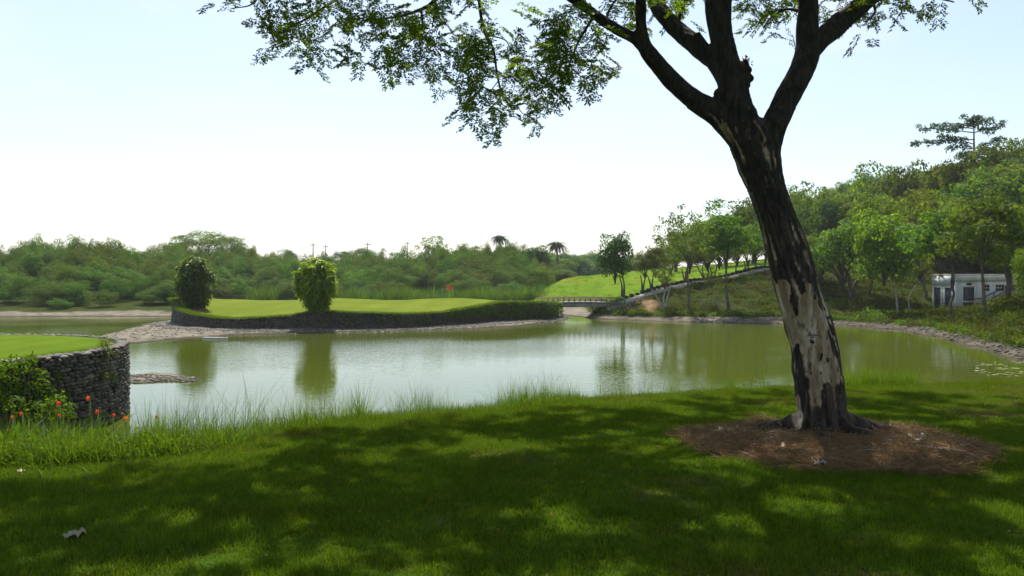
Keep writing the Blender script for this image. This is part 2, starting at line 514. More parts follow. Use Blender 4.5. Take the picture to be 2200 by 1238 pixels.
# what covers the far side
path_u = np.array([1290, 1310, 1400, 1500, 1640, 1780, 1900]); path_y = np.array([651, 648, 628, 607, 580, 556, 540]); path_d = np.array([65.7, 66.6, 68.2, 72, 78, 84, 88])
dpath = np.interp(GU, path_u, path_d)
dstart = np.interp(GU, [1100, 1225, 1262, 1300, 1320], [85, 86, 80, 69.5, 67.2]); dstart = np.where(GU > 1320, dpath, dstart)
fair = (~near) * sstep(GU, 1085, 1125) * sstep(1960 - GU, 0, 60) * sstep(GY - dstart, -.2, .6)
fair = fair * sstep(np.interp(GU, [1100, 1210, 1290, 1330], [101, 107, 125, 160]) - GY, 0, 6)
mudtop = np.where(GU < 400, .38, np.where(GU < 1215, .5, .42))
mud = (~near) * sstep(mudtop + (fbm(GX * .5, GY * .5, seed=71) - .5) * .35 - GZ, 0, .12) * (GY < 92)
mud = np.where((GU > 1100) & (GU < 1290) & (GY > 80), mud * sstep(.55 - GZ, 0, .2), mud)
clay = (~near) * sstep(1 - np.hypot((GU - 1365) / 60, (GY - 65.8) / 2.2), 0, .4) * (GZ > .4)
ATT = dict(straw=np.where(near, _sm, 0), dirt=np.where(near, np.maximum(_dm, .0), 0), mown=mown.astype(float), fair=fair, mud=mud, clay=clay, darkmud=sstep(GU, 1500, 1800) * .85 + .35 * (GU > 1270) * (GU <= 1500), wet=(~near) * sstep(.075 - GZ + (fbm(GX * 1.3, GY * 1.3, seed=75) - .5) * .06, 0, .05))

m_ground, nt, out = material("ground_cover")
f1 = noise(nt, 1.3, 5); f2 = noise(nt, 14, 6, .65); f3 = noise(nt, .25, 3)
wild = mixc(nt, ramp(nt, f2, .35, .65), (.016, .030, .005), (.042, .055, .009))
wild = mixc(nt, ramp(nt, f1, .5, .72), wild, (.055, .050, .014))
lawn_c = mixc(nt, ramp(nt, f2, .3, .7), (.026, .058, .004), (.050, .090, .006))
fair_c = mixc(nt, ramp(nt, f1, .35, .7), (.072, .140, .005), (.110, .170, .008))
fair_c = mixc(nt, ramp(nt, f3, .52, .66, 0, .5), fair_c, (.17, .165, .02))
mud_c = mixc(nt, ramp(nt, f1, .3, .7), (.125, .108, .082), (.215, .19, .15))
mud_c = mixc(nt, ramp(nt, f2, .55, .75), mud_c, (.07, .06, .045))
mud_c = mixc(nt, ramp(nt, noise(nt, 45, 4), .58, .7, 0, .7), mud_c, (.05, .045, .035))
mud_c = mixc(nt, attr(nt, 'darkmud'), mud_c, mixc(nt, ramp(nt, f1, .3, .7), (.045, .038, .027), (.105, .09, .066)))  # mud mixed to a darker tone towards the right shore
mud_c = mixc(nt, attr(nt, 'wet'), mud_c, (.05, .043, .03))
straw_c = mixc(nt, ramp(nt, f2, .3, .7), (.075, .045, .023), (.20, .122, .065))
dirt_c = mixc(nt, ramp(nt, f2, .3, .7), (.05, .03, .016), (.11, .07, .04))
clay_c = mixc(nt, ramp(nt, f1, .3, .7), (.16, .10, .055), (.28, .19, .11))
c = mixc(nt, attr(nt, "mown"), wild, lawn_c)
c = mixc(nt, attr(nt, "fair"), c, fair_c)
c = mixc(nt, attr(nt, "clay"), c, clay_c)
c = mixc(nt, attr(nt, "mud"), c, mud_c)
c = mixc(nt, attr(nt, "straw"), c, straw_c)
c = mixc(nt, attr(nt, "dirt"), c, dirt_c)
b = N(nt, "ShaderNodeBsdfPrincipled", i_Roughness=.95); b.inputs["Specular IOR Level"].default_value = .02
nt.links.new(c, b.inputs["Base Color"])
nt.links.new(bump(nt, f2, .7, .06), b.inputs["Normal"])
nt.links.new(b.outputs[0], out.inputs[0])

def sheet(name, cellmask, label):
    nr, nc = GX.shape
    i, j = np.nonzero(cellmask)
    Fq = np.stack([i * nc + j, i * nc + j + 1, (i + 1) * nc + j + 1, (i + 1) * nc + j], -1)[:, ::-1]
    used, inv = np.unique(Fq, return_inverse=True)
    V = np.stack([GX.ravel(), GY.ravel(), GZ.ravel()], -1)[used]
    o = mesh(name, V, inv.reshape(-1, 4), m_ground, smooth=True, attrs={k: a.ravel()[used] for k, a in ATT.items()})
    tag(o, label, kind="structure")
    return o
cz = (GZ[:-1, :-1] + GZ[1:, 1:]) / 2; cn_ = near[:-1, :-1]; cm_ = mown[:-1, :-1]
under = (cz < -.12)
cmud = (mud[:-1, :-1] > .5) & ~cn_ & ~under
cfair = (fair[:-1, :-1] > .5) & ~cn_ & ~under & ~cmud
sheet("lawn", cm_ & ~under, "mown lawn in the foreground, dappled with tree shade")
sheet("lake_bank", cn_ & ~cm_ & ~under, "weedy bank dropping from the lawn edge to the water")
sheet("lake_bed", under, "muddy bed of the lake under the water")
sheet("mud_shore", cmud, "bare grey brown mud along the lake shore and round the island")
sheet("fairway", cfair, "bright green mown fairway on the hill behind the footbridge")
sheet("hillside", ~cn_ & ~under & ~cmud & ~cfair, "weedy wooded ground of the hillside and far bank")

# ---------------------------------------------------------------- water
m_water, nt, out = material("lake_water")
tcw = nt.nodes.new("ShaderNodeTexCoord")
def wv(scale, sx, sy, det):
    mpw = nt.nodes.new("ShaderNodeMapping"); mpw.inputs["Scale"].default_value = (sx, sy, 1); mpw.inputs["Rotation"].default_value = (0, 0, .25)
    nn = nt.nodes.new("ShaderNodeTexNoise"); nn.inputs["Scale"].default_value = scale; nn.inputs["Detail"].default_value = det
    nt.links.new(tcw.outputs["Object"], mpw.inputs["Vector"]); nt.links.new(mpw.outputs[0], nn.inputs["Vector"])
    return nn.outputs["Fac"]
add = nt.nodes.new("ShaderNodeMath"); add.operation = 'MULTIPLY_ADD'
nt.links.new(wv(2.2, .55, 1.0, 3), add.inputs[0]); add.inputs[1].default_value = 1.0
nt.links.new(wv(7.0, .6, 1.0, 2), add.inputs[2])
calm = ramp(nt, wv(.07, 1, 1, 2), .4, .62, .25, 1.0)
bn = nt.nodes.new("ShaderNodeBump"); bn.inputs["Distance"].default_value = .010
nt.links.new(calm, bn.inputs["Strength"]); nt.links.new(add.outputs[0], bn.inputs["Height"])
b = N(nt, "ShaderNodeBsdfPrincipled", i_Roughness=.06, i_IOR=1.333)
b.inputs["Base Color"].default_value = (.058, .075, .006, 1)
nt.links.new(bn.outputs[0], b.inputs["Normal"]); nt.links.new(b.outputs[0], out.inputs[0])
w = mesh("lake_water", [[-260, 7.5, 0], [260, 7.5, 0], [260, 130, 0], [-260, 130, 0]], np.array([[0, 1, 2, 3]]), m_water)
tag(w, "murky olive green lake water mirroring the pale sky", kind="structure")

# from here on heights are read off the finished sheet itself
def H(X, Y):
    X = np.atleast_1d(np.asarray(X, float)); Y = np.atleast_1d(np.asarray(Y, float))
    t = np.arctan2(X, Y); r = np.clip(np.hypot(X, Y), rr[0], rr[-1] * .9999)
    i = np.clip(np.searchsorted(rr, r) - 1, 0, len(rr) - 2); j = np.clip(np.searchsorted(th, t) - 1, 0, len(th) - 2)
    a = (r - rr[i]) / (rr[i + 1] - rr[i]); b = (t - th[j]) / (th[j + 1] - th[j])
    return (GZ[i, j] * (1 - b) + GZ[i, j + 1] * b) * (1 - a) + (GZ[i + 1, j] * (1 - b) + GZ[i + 1, j + 1] * b) * a
# ---------------------------------------------------------------- the large tree on the lawn
D0 = 9.67
def chain(rows, k=6):
    """rows of (px x, px y, px width, depth offset) -> points, radii"""
    pts = np.array([[*P(x, y, D0 + o), w * .445 * (D0 + o) / F] for x, y, w, o in rows])
    s = spline(pts, k)
    return s[:, :3], np.maximum(s[:, 3], .004)

LIMBS = dict(
    trunk=[(1770, 1010, 142, 0), (1768, 960, 138, 0), (1766, 928, 126, 0), (1763, 890, 112, 0), (1760, 826, 112, 0), (1752, 754, 108, 0), (1739, 701, 106, 0),
           (1720, 641, 101, 0), (1707, 600, 98, 0), (1696, 560, 98, 0), (1681, 503, 91, 0), (1649, 409, 86, 0), (1630, 348, 104, 0), (1614, 300, 108, 0), (1600, 270, 84, 0)],
    middle=[(1612, 318, 88, 0), (1586, 250, 84, 0), (1576, 200, 70, 0), (1562, 140, 62, .02), (1548, 70, 60, .08), (1542, 0, 62, .15), (1545, -120, 52, .5), (1565, -260, 38, 1.2), (1590, -380, 26, 2.0)],
    right=[(1636, 340, 80, 0), (1656, 285, 64, 0), (1680, 230, 59, .05), (1716, 164, 58, .1), (1736, 112, 58, .15), (1735, 60, 51, .2), (1735, 0, 50, .25), (1728, -120, 40, .2), (1718, -280, 28, -.2), (1700, -420, 18, -.8)],
    right_fork=[(1728, 130, 46, .15), (1760, 90, 46, .2), (1800, 53, 46, .35), (1846, 15, 45, .5), (1900, -35, 43, .8), (1990, -100, 38, 1.4), (2110, -170, 30, 2.3), (2260, -250, 22, 3.4)],
    left=[(1590, 285, 84, 0), (1545, 246, 62, 0), (1496, 216, 50, -.05), (1446, 176, 45, -.12), (1408, 132, 43, -.2), (1384, 96, 38, -.28), (1377, 50, 31, -.35), (1376, 0, 29, -.45), (1370, -110, 25, -.9), (1340, -240, 17, -1.6)],
    left_fork=[(1400, 118, 36, -.22), (1368, 86, 33, -.25), (1330, 66, 31, -.2), (1290, 40, 31, -.1), (1240, 4, 29, .1), (1120, -75, 26, .6), (980, -140, 21, 1.3), (800, -200, 16, 2.0), (640, -240, 11, 2.6)],
    back_left=[(1572, 176, 56, 0), (1536, 134, 45, .15), (1494, 98, 43, .35), (1452, 62, 41, .6), (1416, 20, 38, .9), (1390, -30, 34, 1.2), (1330, -130, 27, 2.0), (1240, -270, 19, 3.2), (1150, -380, 12, 4.4)],
    stub=[(1515, 105, 30, .25), (1500, 82, 24, .25), (1497, 70, 18, .25)],
)
parts, cents, crad = [], [], []
for k, rows in LIMBS.items():
    p, r = chain(rows)
    parts.append(tube(p, r, 20)); cents.append(p); crad.append(r)
# burrs where a branch was lost
for bx_, by_, br_ in [(1600, 150, 15), (1604, 168, 13), (1597, 184, 14), (1545, 200, 14), (1601, 138, 9)]:
    c = P(bx_, by_, D0 - .02); pp = np.array([c + np.array([0, 0, z]) for z in (-.06, -.03, 0, .03, .06)])
    parts.append(tube(pp, np.array([.3, .85, 1, .8, .3]) * br_ * D0 / F, 12))
# buttress roots running into the ground
tz = h1(*TREE_XY)
for ang, ln, r0 in [(-2.9, 1.05, .10), (-.15, 1.35, .10), (.35, .8, .09), (-1.75, .75, .075), (-.8, .7, .08), (2.2, .8, .09), (1.2, .7, .09), (-2.35, .6, .07)]:
    pts = []
    for t in np.linspace(0, 1, 9):
        a = ang + .35 * math.sin(3 * t + ang)
        rad = .22 + ln * t
        x = TREE_XY[0] + rad * math.cos(a); y = TREE_XY[1] + rad * math.sin(a)
        pts.append([x, y, h1(x, y) + .06 + .16 * (1 - t) ** 3 - .05 * t])
    parts.append(tube(pts, r0 * (1 - .72 * np.linspace(0, 1, 9)), 12))
V, Fq = join(parts)
tmp = mesh("tmp_trunk", V, Fq)
md = tmp.modifiers.new("r", 'REMESH'); md.mode = 'VOXEL'; md.voxel_size = .0155; md.use_smooth_shade = True
md2 = tmp.modifiers.new("s", 'SMOOTH'); md2.iterations = 5; md2.factor = .5
dg = bpy.context.evaluated_depsgraph_get()
ev = tmp.evaluated_get(dg); em = ev.to_mesh()
nv = len(em.vertices)
TV = np.empty(nv * 3, np.float32); em.vertices.foreach_get("co", TV); TV = TV.reshape(-1, 3).astype(float)
TN = np.empty(nv * 3, np.float32); em.vertices.foreach_get("normal", TN); TN = TN.reshape(-1, 3).astype(float)
tot = np.empty(len(em.polygons), np.int32); em.polygons.foreach_get("loop_total", tot)
li = np.empty(len(em.loops), np.int32); em.loops.foreach_get("vertex_index", li)
st = np.empty(len(em.polygons), np.int32); em.polygons.foreach_get("loop_start", st)
TF = li[st[tot == 4][:, None] + np.arange(4)]
ev.to_mesh_clear(); bpy.data.objects.remove(tmp)
# trunk coordinates: unlean so that bark furrows run along the stem
tp, tr_ = chain(LIMBS["trunk"])
o_ = np.argsort(tp[:, 2])
cx = np.interp(TV[:, 2], tp[o_, 2], tp[o_, 0]); cy = np.interp(TV[:, 2], tp[o_, 2], tp[o_, 1])
ang = np.arctan2(TV[:, 0] - cx, -(TV[:, 1] - cy))           # 0 faces the lawn in front
s_ = ang * .32
zz = TV[:, 2]
ax, ay = px_of(TV)
front = TN[:, 1] < .25
jx = (fbm(s_ * 9, zz * 4, seed=81) - .5) * 34; jy = (fbm(s_ * 9, zz * 4, seed=82) - .5) * 60
qx, qy = ax + jx, ay + jy
Z = lambda pts: [(1620 + x / 2.946, 560 + y / 2.946) for x, y in pts]   # close-up -> photo pixels
bare_polys = [Z([(118, 90), (165, 140), (215, 200), (250, 260), (268, 320), (262, 350), (285, 385), (280, 420), (310, 480), (300, 530), (265, 510), (232, 530), (190, 430), (150, 300), (112, 160)]),
              Z([(300, 280), (330, 150), (360, 150), (395, 215), (440, 290), (460, 380), (455, 440), (500, 520), (525, 640), (555, 720), (550, 780), (500, 745), (450, 780), (420, 800), (405, 900), (380, 930), (340, 840), (335, 640), (300, 560), (285, 400), (290, 340)]),
              Z([(235, 840), (268, 850), (270, 900), (295, 960), (275, 1090), (250, 1090), (228, 1060)]),
              Z([(395, 150), (420, 200), (500, 380), (510, 420), (480, 360), (420, 260)])]
bare = np.zeros(nv, bool)
for pl in bare_polys:
    bare |= in_poly(qx, qy, pl)
bare &= front & (zz < 4.3)
furrow = fbm(s_ * 16 + (fbm(s_ * 5, zz * 1.2, seed=90) - .5) * 2.5, zz * 2.0, seed=83, oct=3)
fine_f = fbm(s_ * 34 + (fbm(s_ * 6, zz * 1.5, seed=92) - .5) * 3, zz * 3.2, seed=87, oct=2)
streak = (fine_f > .63 + .035 * np.clip(zz - 4.2, 0, 2)) & (zz > 2.0) & (zz < 5.6) & (fbm(s_ * 5, zz * 2, seed=88, oct=2) > .46) & (TN[:, 1] < .3)
back = (~front) & (fbm(s_ * 5, zz * 1.6, seed=86) > .6) & (zz < 4)
low = (zz > tz + .02) & (zz < tz + 1.0) & (np.abs(furrow - .5) < .012) & (TN[:, 1] < .2)
bf = bare * (.62 + .5 * fbm(s_ * 14, zz * 7, seed=89)) + .62 * streak + back + .55 * low
bf = np.clip(bf, 0, 1)
# soften the mask a little over neighbouring vertices
for _ in range(3):
    acc = np.zeros(nv); cnt = np.zeros(nv)
    for a_ in range(4):
        np.add.at(acc, TF[:, a_], bf[TF[:, (a_ + 1) % 4]]); np.add.at(cnt, TF[:, a_], 1)
    bf = .5 * bf + .5 * acc / np.maximum(cnt, 1)
ridge = np.abs(furrow - .5) * 2
amp = np.where(zz < 5.6, .05, .03)
disp = (ridge * amp - .012) * (1 - .9 * np.clip(bf * 1.3, 0, 1)) - .012 * bf + (fbm(TV[:, 0] * 3, TV[:, 1] * 3, zz * 2, seed=84) - .5) * .05
disp = disp * np.clip((zz - tz) / .1, .3, 1)
TV2 = TV + TN * disp[:, None]

m_bark, nt, out = material("tree_bark")
n1 = noise(nt, 22, 6, .6, stretch=(1, 1, .3)); n2 = noise(nt, 5, 5, .6, stretch=(1, 1, .35)); n3 = noise(nt, 60, 5, .65)
dark = mixc(nt, ramp(nt, n1, .35, .7), (.010, .008, .007), (.040, .031, .024))
dark = mixc(nt, ramp(nt, n2, .58, .75, 0, .5), dark, (.070, .052, .034))
dark = mixc(nt, ramp(nt, attr(nt, 'ridge'), .35, 1.0, 0, .75), dark, (.072, .053, .037))
wood = mixc(nt, ramp(nt, n2, .35, .62), (.50, .43, .32), (.30, .23, .14))
wood = mixc(nt, ramp(nt, noise(nt, 9, 6, .65, stretch=(1, 1, .22)), .42, .62, 0, .85), wood, (.17, .105, .05))
wood = mixc(nt, ramp(nt, noise(nt, 26, 6, .7, stretch=(1, 1, .25)), .5, .68, 0, .85), wood, (.075, .05, .03))
edge = nt.nodes.new("ShaderNodeMath"); edge.operation = 'MULTIPLY_ADD'
nt.links.new(noise(nt, 34, 6, .7, stretch=(1, 1, .45)), edge.inputs[0]); edge.inputs[1].default_value = 1.1; nt.links.new(attr(nt, "bare"), edge.inputs[2])
mid_b = mixc(nt, ramp(nt, edge.outputs[0], .72, .95), dark, (.12, .078, .045))
c = mixc(nt, ramp(nt, edge.outputs[0], .88, 1.18), mid_b, wood)
b = N(nt, "ShaderNodeBsdfPrincipled", i_Roughness=.85); b.inputs["Specular IOR Level"].default_value = .25
nt.links.new(c, b.inputs["Base Color"]); nt.links.new(bump(nt, n1, .8, .02), b.inputs["Normal"]); nt.links.new(b.outputs[0], out.inputs[0])

BIG = empty("shade_tree", (TREE_XY[0], TREE_XY[1], tz))
tag(BIG, "large dark forked tree with peeling pale trunk standing in brown straw", "tree")
OFF = np.array([TREE_XY[0], TREE_XY[1], tz])
trunk = mesh("trunk", TV2 - OFF, TF, m_bark, BIG, smooth=True, attrs=dict(bare=bf, ridge=np.clip(ridge * 2.2, 0, 1) * (1 - .9 * sstep(zz, 4.0, 5.0))))
trunk["label"] = "dark furrowed trunk with bare pale patches and carved marks"

# carved letters E D and scribbles on the bare wood, cut as thin dark strips following the stem
m_carve = plain("carved_mark", (.012, .010, .008), (.03, .022, .016), 40)
def on_trunk(zx, zy):
    x, y = 1620 + zx / 2.946, 560 + zy / 2.946
    k = np.argmin(np.hypot(ax - x, ay - y) + np.where(front, 0, 1e6))
    k2 = np.argsort(np.hypot(ax - x, ay - y) + np.where(front, 0, 1e6))[:6]
    dep = TV2[k2, 1].min() - .006
    return P(x, y, dep) - OFF
strokes = [[(348, 456), (344, 474)], [(348, 456), (360, 452)], [(346, 465), (356, 462)], [(344, 474), (356, 472)],
           [(362, 466), (358, 488)], [(362, 466), (374, 470), (378, 480), (370, 488), (358, 488)],
           [(352, 506), (362, 500), (366, 508), (358, 516), (368, 520)], [(366, 516), (376, 520)], [(372, 508), (378, 516), (374, 526)],
           [(300, 410), (312, 400), (320, 412), (312, 424), (300, 410)], [(330, 430), (340, 440), (336, 452)], [(385, 545), (390, 552)],
           [(380, 466), (395, 474), (412, 470)],
           [(425, 585), (430, 600), (420, 615), (424, 634)], [(420, 590), (428, 610), (418, 630)], [(430, 585), (434, 600), (430, 612)],
           [(455, 622), (470, 620), (470, 640), (458, 636)], [(358, 645), (352, 670), (360, 690)], [(362, 705), (360, 720)], [(420, 705), (422, 720)],
           [(392, 870), (388, 890), (394, 900)], [(455, 470), (465, 490), (458, 500)]]
cv = []
for s in strokes:
    pts = np.array([on_trunk(*q) for q in s])
    fat = .0075 if 580 < s[0][1] < 720 or s[0][1] in (506, 516, 508) else .004
    cv.append(tube(spline(np.concatenate([pts, np.full((len(pts), 1), fat)], 1), 4)[:, :3], fat, 6))
V, Fq = join(cv)
carving = mesh("carving", V, Fq, m_carve, trunk); carving["kind"] = "stuff"; carving["label"] = "small dark letters ED and scribbles carved in the bare wood"

# ---- branches carrying the canopy
m_twig = plain("twig_bark", (.02, .015, .011), (.05, .038, .027), 12)
twigs = [[(1028, -80, 10, .5), (1030, 10, 8.5, .4), (1042, 70, 8, .3), (1060, 108, 7, .25), (1068, 160, 5.5, .2), (1078, 198, 5, .2), (1098, 226, 4, .2), (1130, 222, 2.5, .2)],
         [(1275, 36, 8, .1), (1246, 84, 6.5, .1), (1228, 125, 5.5, .1), (1212, 166, 4.5, .15), (1190, 185, 3, .2)],
         [(1240, 4, 12, .1), (1180, -60, 10, -.3), (1028, -80, 10, .5)],
         [(740, -15, 7, .8), (690, 20, 6, .7), (650, 45, 5, .6), (610, 60, 3, .5)],
         [(985, -60, 14, .9), (930, 5, 11, .7), (900, 22, 8, .6), (855, 36, 6, .5), (800, 42, 3.5, .4)],
         [(905, 20, 7, .6), (906, 60, 5, .5), (880, 90, 4, .45), (840, 108, 3, .4)],
         [(938, -20, 5, .6), (933, 30, 4, .6), (928, 60, 3, .6)], [(1045, 75, 4, .3), (1085, 86, 3, .3), (1100, 108, 2.5, .3), (1140, 122, 2, .3)],
         [(1070, 175, 3, .2), (1050, 200, 2, .2), (1020, 230, 2, .2)], [(930, 95, 3, .5), (955, 112, 2.5, .5), (985, 125, 2, .5)],
         [(1070, 130, 4, .25), (1040, 120, 3, .25), (1010, 118, 2, .2)], [(1110, 225, 3, .2), (1125, 245, 2, .2), (1150, 240, 2, .2)],
         [(1220, 140, 3, .1), (1260, 170, 2, .1), (1285, 140, 2, .1)], [(560, -20, 6, 1.2), (540, 10, 4, 1.1), (500, 18, 2.5, 1.0)], [(640, 48, 4, .6), (650, 90, 3, .55), (690, 125, 2, .5)],
         [(1452, 62, 9, .6), (1465, 20, 7, .7), (1475, -30, 6, .9)], [(1735, 30, 9, .25), (1690, 20, 6, .3), (1655, 40, 4, .4), (1640, 60, 3, .4)], [(1870, -5, 10, .6), (1880, 25, 6, .7), (1860, 50, 3, .8)],
         [(1990, -60, 12, 1.2), (2010, -10, 6, 1.2), (2050, 5, 3, 1.2)], [(1300, 50, 9, -.1), (1310, 20, 6, -.1), (1330, -10, 5, 0)]]
tw = []
for rows in twigs:
    p, r = chain(rows, 5); tw.append(tube(p, r, 6))

# canopy leaf clusters ------------------------------------------------------
def feather_cluster(nleaf, spread, lf):
    """a spray of doubly feathered leaves hanging from one twig end"""
    Cs, Ds, Ss = [], [], []
    for _ in range(nleaf):
        a = RNG.uniform(0, 2 * np.pi); el = RNG.uniform(-1.15, .35)
        d = np.array([math.cos(a) * math.cos(el), math.sin(a) * math.cos(el), math.sin(el)])
        o = RNG.normal(size=3) * spread * .42
        Ln = RNG.uniform(.75, 1.15) * spread
        side = unit(np.cross(d, [0, 0, 1.0])); side = unit(side + RNG.normal(size=3) * .35)
        for t in (.35, .6, .85, 1.0):
            base = o + d * Ln * t + np.array([0, 0, -1]) * Ln * .4 * t * t
            for sg in (-1, 1):
                pd = unit(side * sg + d * .75 + np.array([0, 0, -.22]))
                pl = Ln * RNG.uniform(.34, .5)
                nn = unit(np.cross(pd, side)); cs = unit(np.cross(pd, np.cross(d, side)))
                for q in np.linspace(.2, 1, 5):
                    for sg2 in (-1, 1):
                        Cs.append(base + pd * pl * q); Ds.append(unit(cs * sg2 + pd * .7 + RNG.normal(size=3) * .25)); Ss.append(unit(pd + RNG.normal(size=3) * .35))
    Cs, Ds, Ss = map(np.array, (Cs, Ds, Ss))
    Sd = unit(Ss - Ds * np.sum(Ss * Ds, 1)[:, None])
    k = len(Cs)
    return leaves(Cs, Ds, lf * RNG.uniform(.75, 1.2, k), lf * .52, .08, .12, side=Sd)

fine = [feather_cluster(2, .22, .040) for _ in range(14)]
coarse = [feather_cluster(4, .44, .088) for _ in range(8)]
vis_px = """490,8 520,25 545,12 560,40 585,55 600,22 615,85 640,60 640,115 655,15 665,95 690,128 700,140 668,135 625,130 700,20 735,25 745,55 770,35 765,85 790,70 795,105 800,150 815,120 830,85
840,140 835,50 860,25 862,100 868,140 878,172 885,60 890,120 900,20 905,90 925,130 930,160 935,60 945,100 950,25 950,140 965,75 975,10 985,95 990,120 1010,75 1008,130 1020,100 1030,145 1045,120
1060,85 1062,130 1085,110 1095,130 1075,155 1030,165 1030,185 1012,215 1022,200 1008,258 1000,240 1022,270 1040,225 1045,255 1062,215 1075,245 1090,262 1105,240 1120,262 1130,215 1145,250 1160,235
1150,205 1125,190 1110,175 1140,160 1135,130 1165,150 1155,115 1185,125 1180,150 1175,185 1205,115 1215,135 1200,165 1225,170 1210,195 1235,185 1250,165 1262,190 1270,170 1265,110 1285,100 1275,140
1295,145 1190,35 1200,60 1215,80 1205,95 1225,55 1240,90 1235,35 1260,60 1330,18 1345,35 1320,35 1310,62 1335,75 1405,50 1430,30 1450,12 1462,40 1482,28 1490,50 1470,8 1595,10 1585,32 1610,28 1630,12
1640,38 1625,60 1655,22 1670,45 1690,25 1688,55 1682,88 1660,78 1700,10 1768,12 1775,40 1790,22 1795,45 1770,55 1845,40 1862,52 1835,62 1880,35 1895,22 1910,35 1925,12 1950,5 1975,8 2005,0 2030,4 2055,2
1000,5 985,20 1015,8 1040,2 900,45 870,70 850,120 605,45 575,15 720,60 755,15 810,20 825,10 680,45 700,60""".split()
Cl, src = [], []
for s in vis_px:
    x, y = map(float, s.split(","))
    big = x < 1310
    for _ in range(2 if RNG.uniform() < .85 else 3):
        jx_, jy_ = RNG.normal(size=2) * 15
        Cl.append(P(x + jx_, y + jy_ - 34, D0 + (RNG.uniform(-.9, 1.3) if big else RNG.uniform(.3, 2.2)))); src.append(0)
# more sprays just above the frame, where the visible ones come from
for _ in range(110):
    x = RNG.uniform(430, 2150); y = RNG.uniform(-190, -45)
    Cl.append(P(x, y, D0 + RNG.uniform(-1, 2.6))); src.append(0)
# the wide crown overhead: placed high on an umbrella, above what the frame shows
sun_v = np.array(SUN_DIR)
ncr = 0
while ncr < 1080:
    gx, gy = RNG.uniform(-9.5, 13.5), RNG.uniform(1.2, 15.4)
    if gy > edge_y(np.array([gx]))[0] - 1.35 + 1.5 * (vnoise(np.array([gx * .8]), np.array([gy * .8]), seed=93)[0] - .5): continue
    open_ = fbm(np.array([gx * 1.35]), np.array([gy * 1.35]), seed=95, oct=2)[0]
    if open_ > .60 and RNG.uniform() < .96: continue
    if gx > 6.5 and gy > 12.2 and vnoise(np.array([gx * .45]), np.array([gy * 1.1]), seed=97)[0] > .42: continue
    zc = RNG.uniform(7.6, 9.6)
    for _ in range(4):
        t = (zc - 1.7) / sun_v[2]; yc = gy + sun_v[1] * t; zc = max(zc, EYE + .375 * yc + .6 + RNG.uniform(0, 1.6))
    t = (zc - 1.7) / sun_v[2]
    Cl.append(np.array([gx + sun_v[0] * t, gy + sun_v[1] * t, zc])); src.append(1); ncr += 1
Cl = np.array(Cl); src = np.array(src)
VV, FF, RN, n = [], [], [], 0
for c_, s_i in zip(Cl, src):
    v, f, r = (fine if s_i == 0 else coarse)[RNG.integers(14 if s_i == 0 else 8)]
    a = RNG.uniform(0, 2 * np.pi); sc = RNG.uniform(.8, 1.25)
    R = np.array([[math.cos(a), -math.sin(a), 0], [math.sin(a), math.cos(a), 0], [0, 0, 1]]) * sc
    VV.append(v @ R.T + c_ - OFF); FF.append(f + n); n += len(v); RN.append(np.clip(r * .7 + RNG.uniform(0, .3), 0, 1))
m_rain = leafmat("shade_tree_leaf", (.034, .082, .012), (.120, .182, .022), trans=.52, tcol=(2.2, 2.0, .4), objvar=0)
crown = mesh("crown", np.concatenate(VV), np.concatenate(FF), m_rain, BIG, attrs=dict(rnd=np.concatenate(RN)))
crown["kind"] = "stuff"; crown["label"] = "feathery green leaf sprays hanging from the branches"
# boughs from the limb ends into the crown overhead
ends = [chain(LIMBS[k])[0][-1] for k in ("middle", "right", "right_fork", "left", "left_fork", "back_left")]
tops = Cl[src == 1]
for _ in range(46):
    tgt = tops[RNG.integers(len(tops))]
    e = ends[int(np.argmin([np.linalg.norm(tgt - q) for q in ends]))]
    mid = (e + tgt) / 2 + np.array([0, 0, .5]) + RNG.normal(size=3) * .35
    mid[2] = max(mid[2], EYE + .37 * mid[1] + .3)
    rows = np.array([[*e, .06], [*mid, .04], [*tgt, .012]])
    s = spline(rows, 6); tw.append(tube(s[:, :3], s[:, 3], 6))
V, Fq = join(tw)
mesh("boughs", V - OFF, Fq, m_twig, BIG, smooth=True)["kind"] = "stuff"
# tuft of dead leaves on the burr
c0 = P(1600, 135, D0 - .05)
n_ = 26
V, Fq, rn = leaves(c0 + RNG.normal(size=(n_, 3)) * .035, RNG.normal(size=(n_, 3)) + [0.6, 0, .7], RNG.uniform(.04, .08, n_), .025)
m_dead = leafmat("dead_leaf", (.07, .045, .02), (.16, .10, .045), .1)
mesh("dead_tuft", V - OFF, Fq, m_dead, BIG, attrs=dict(rnd=rn))["kind"] = "stuff"
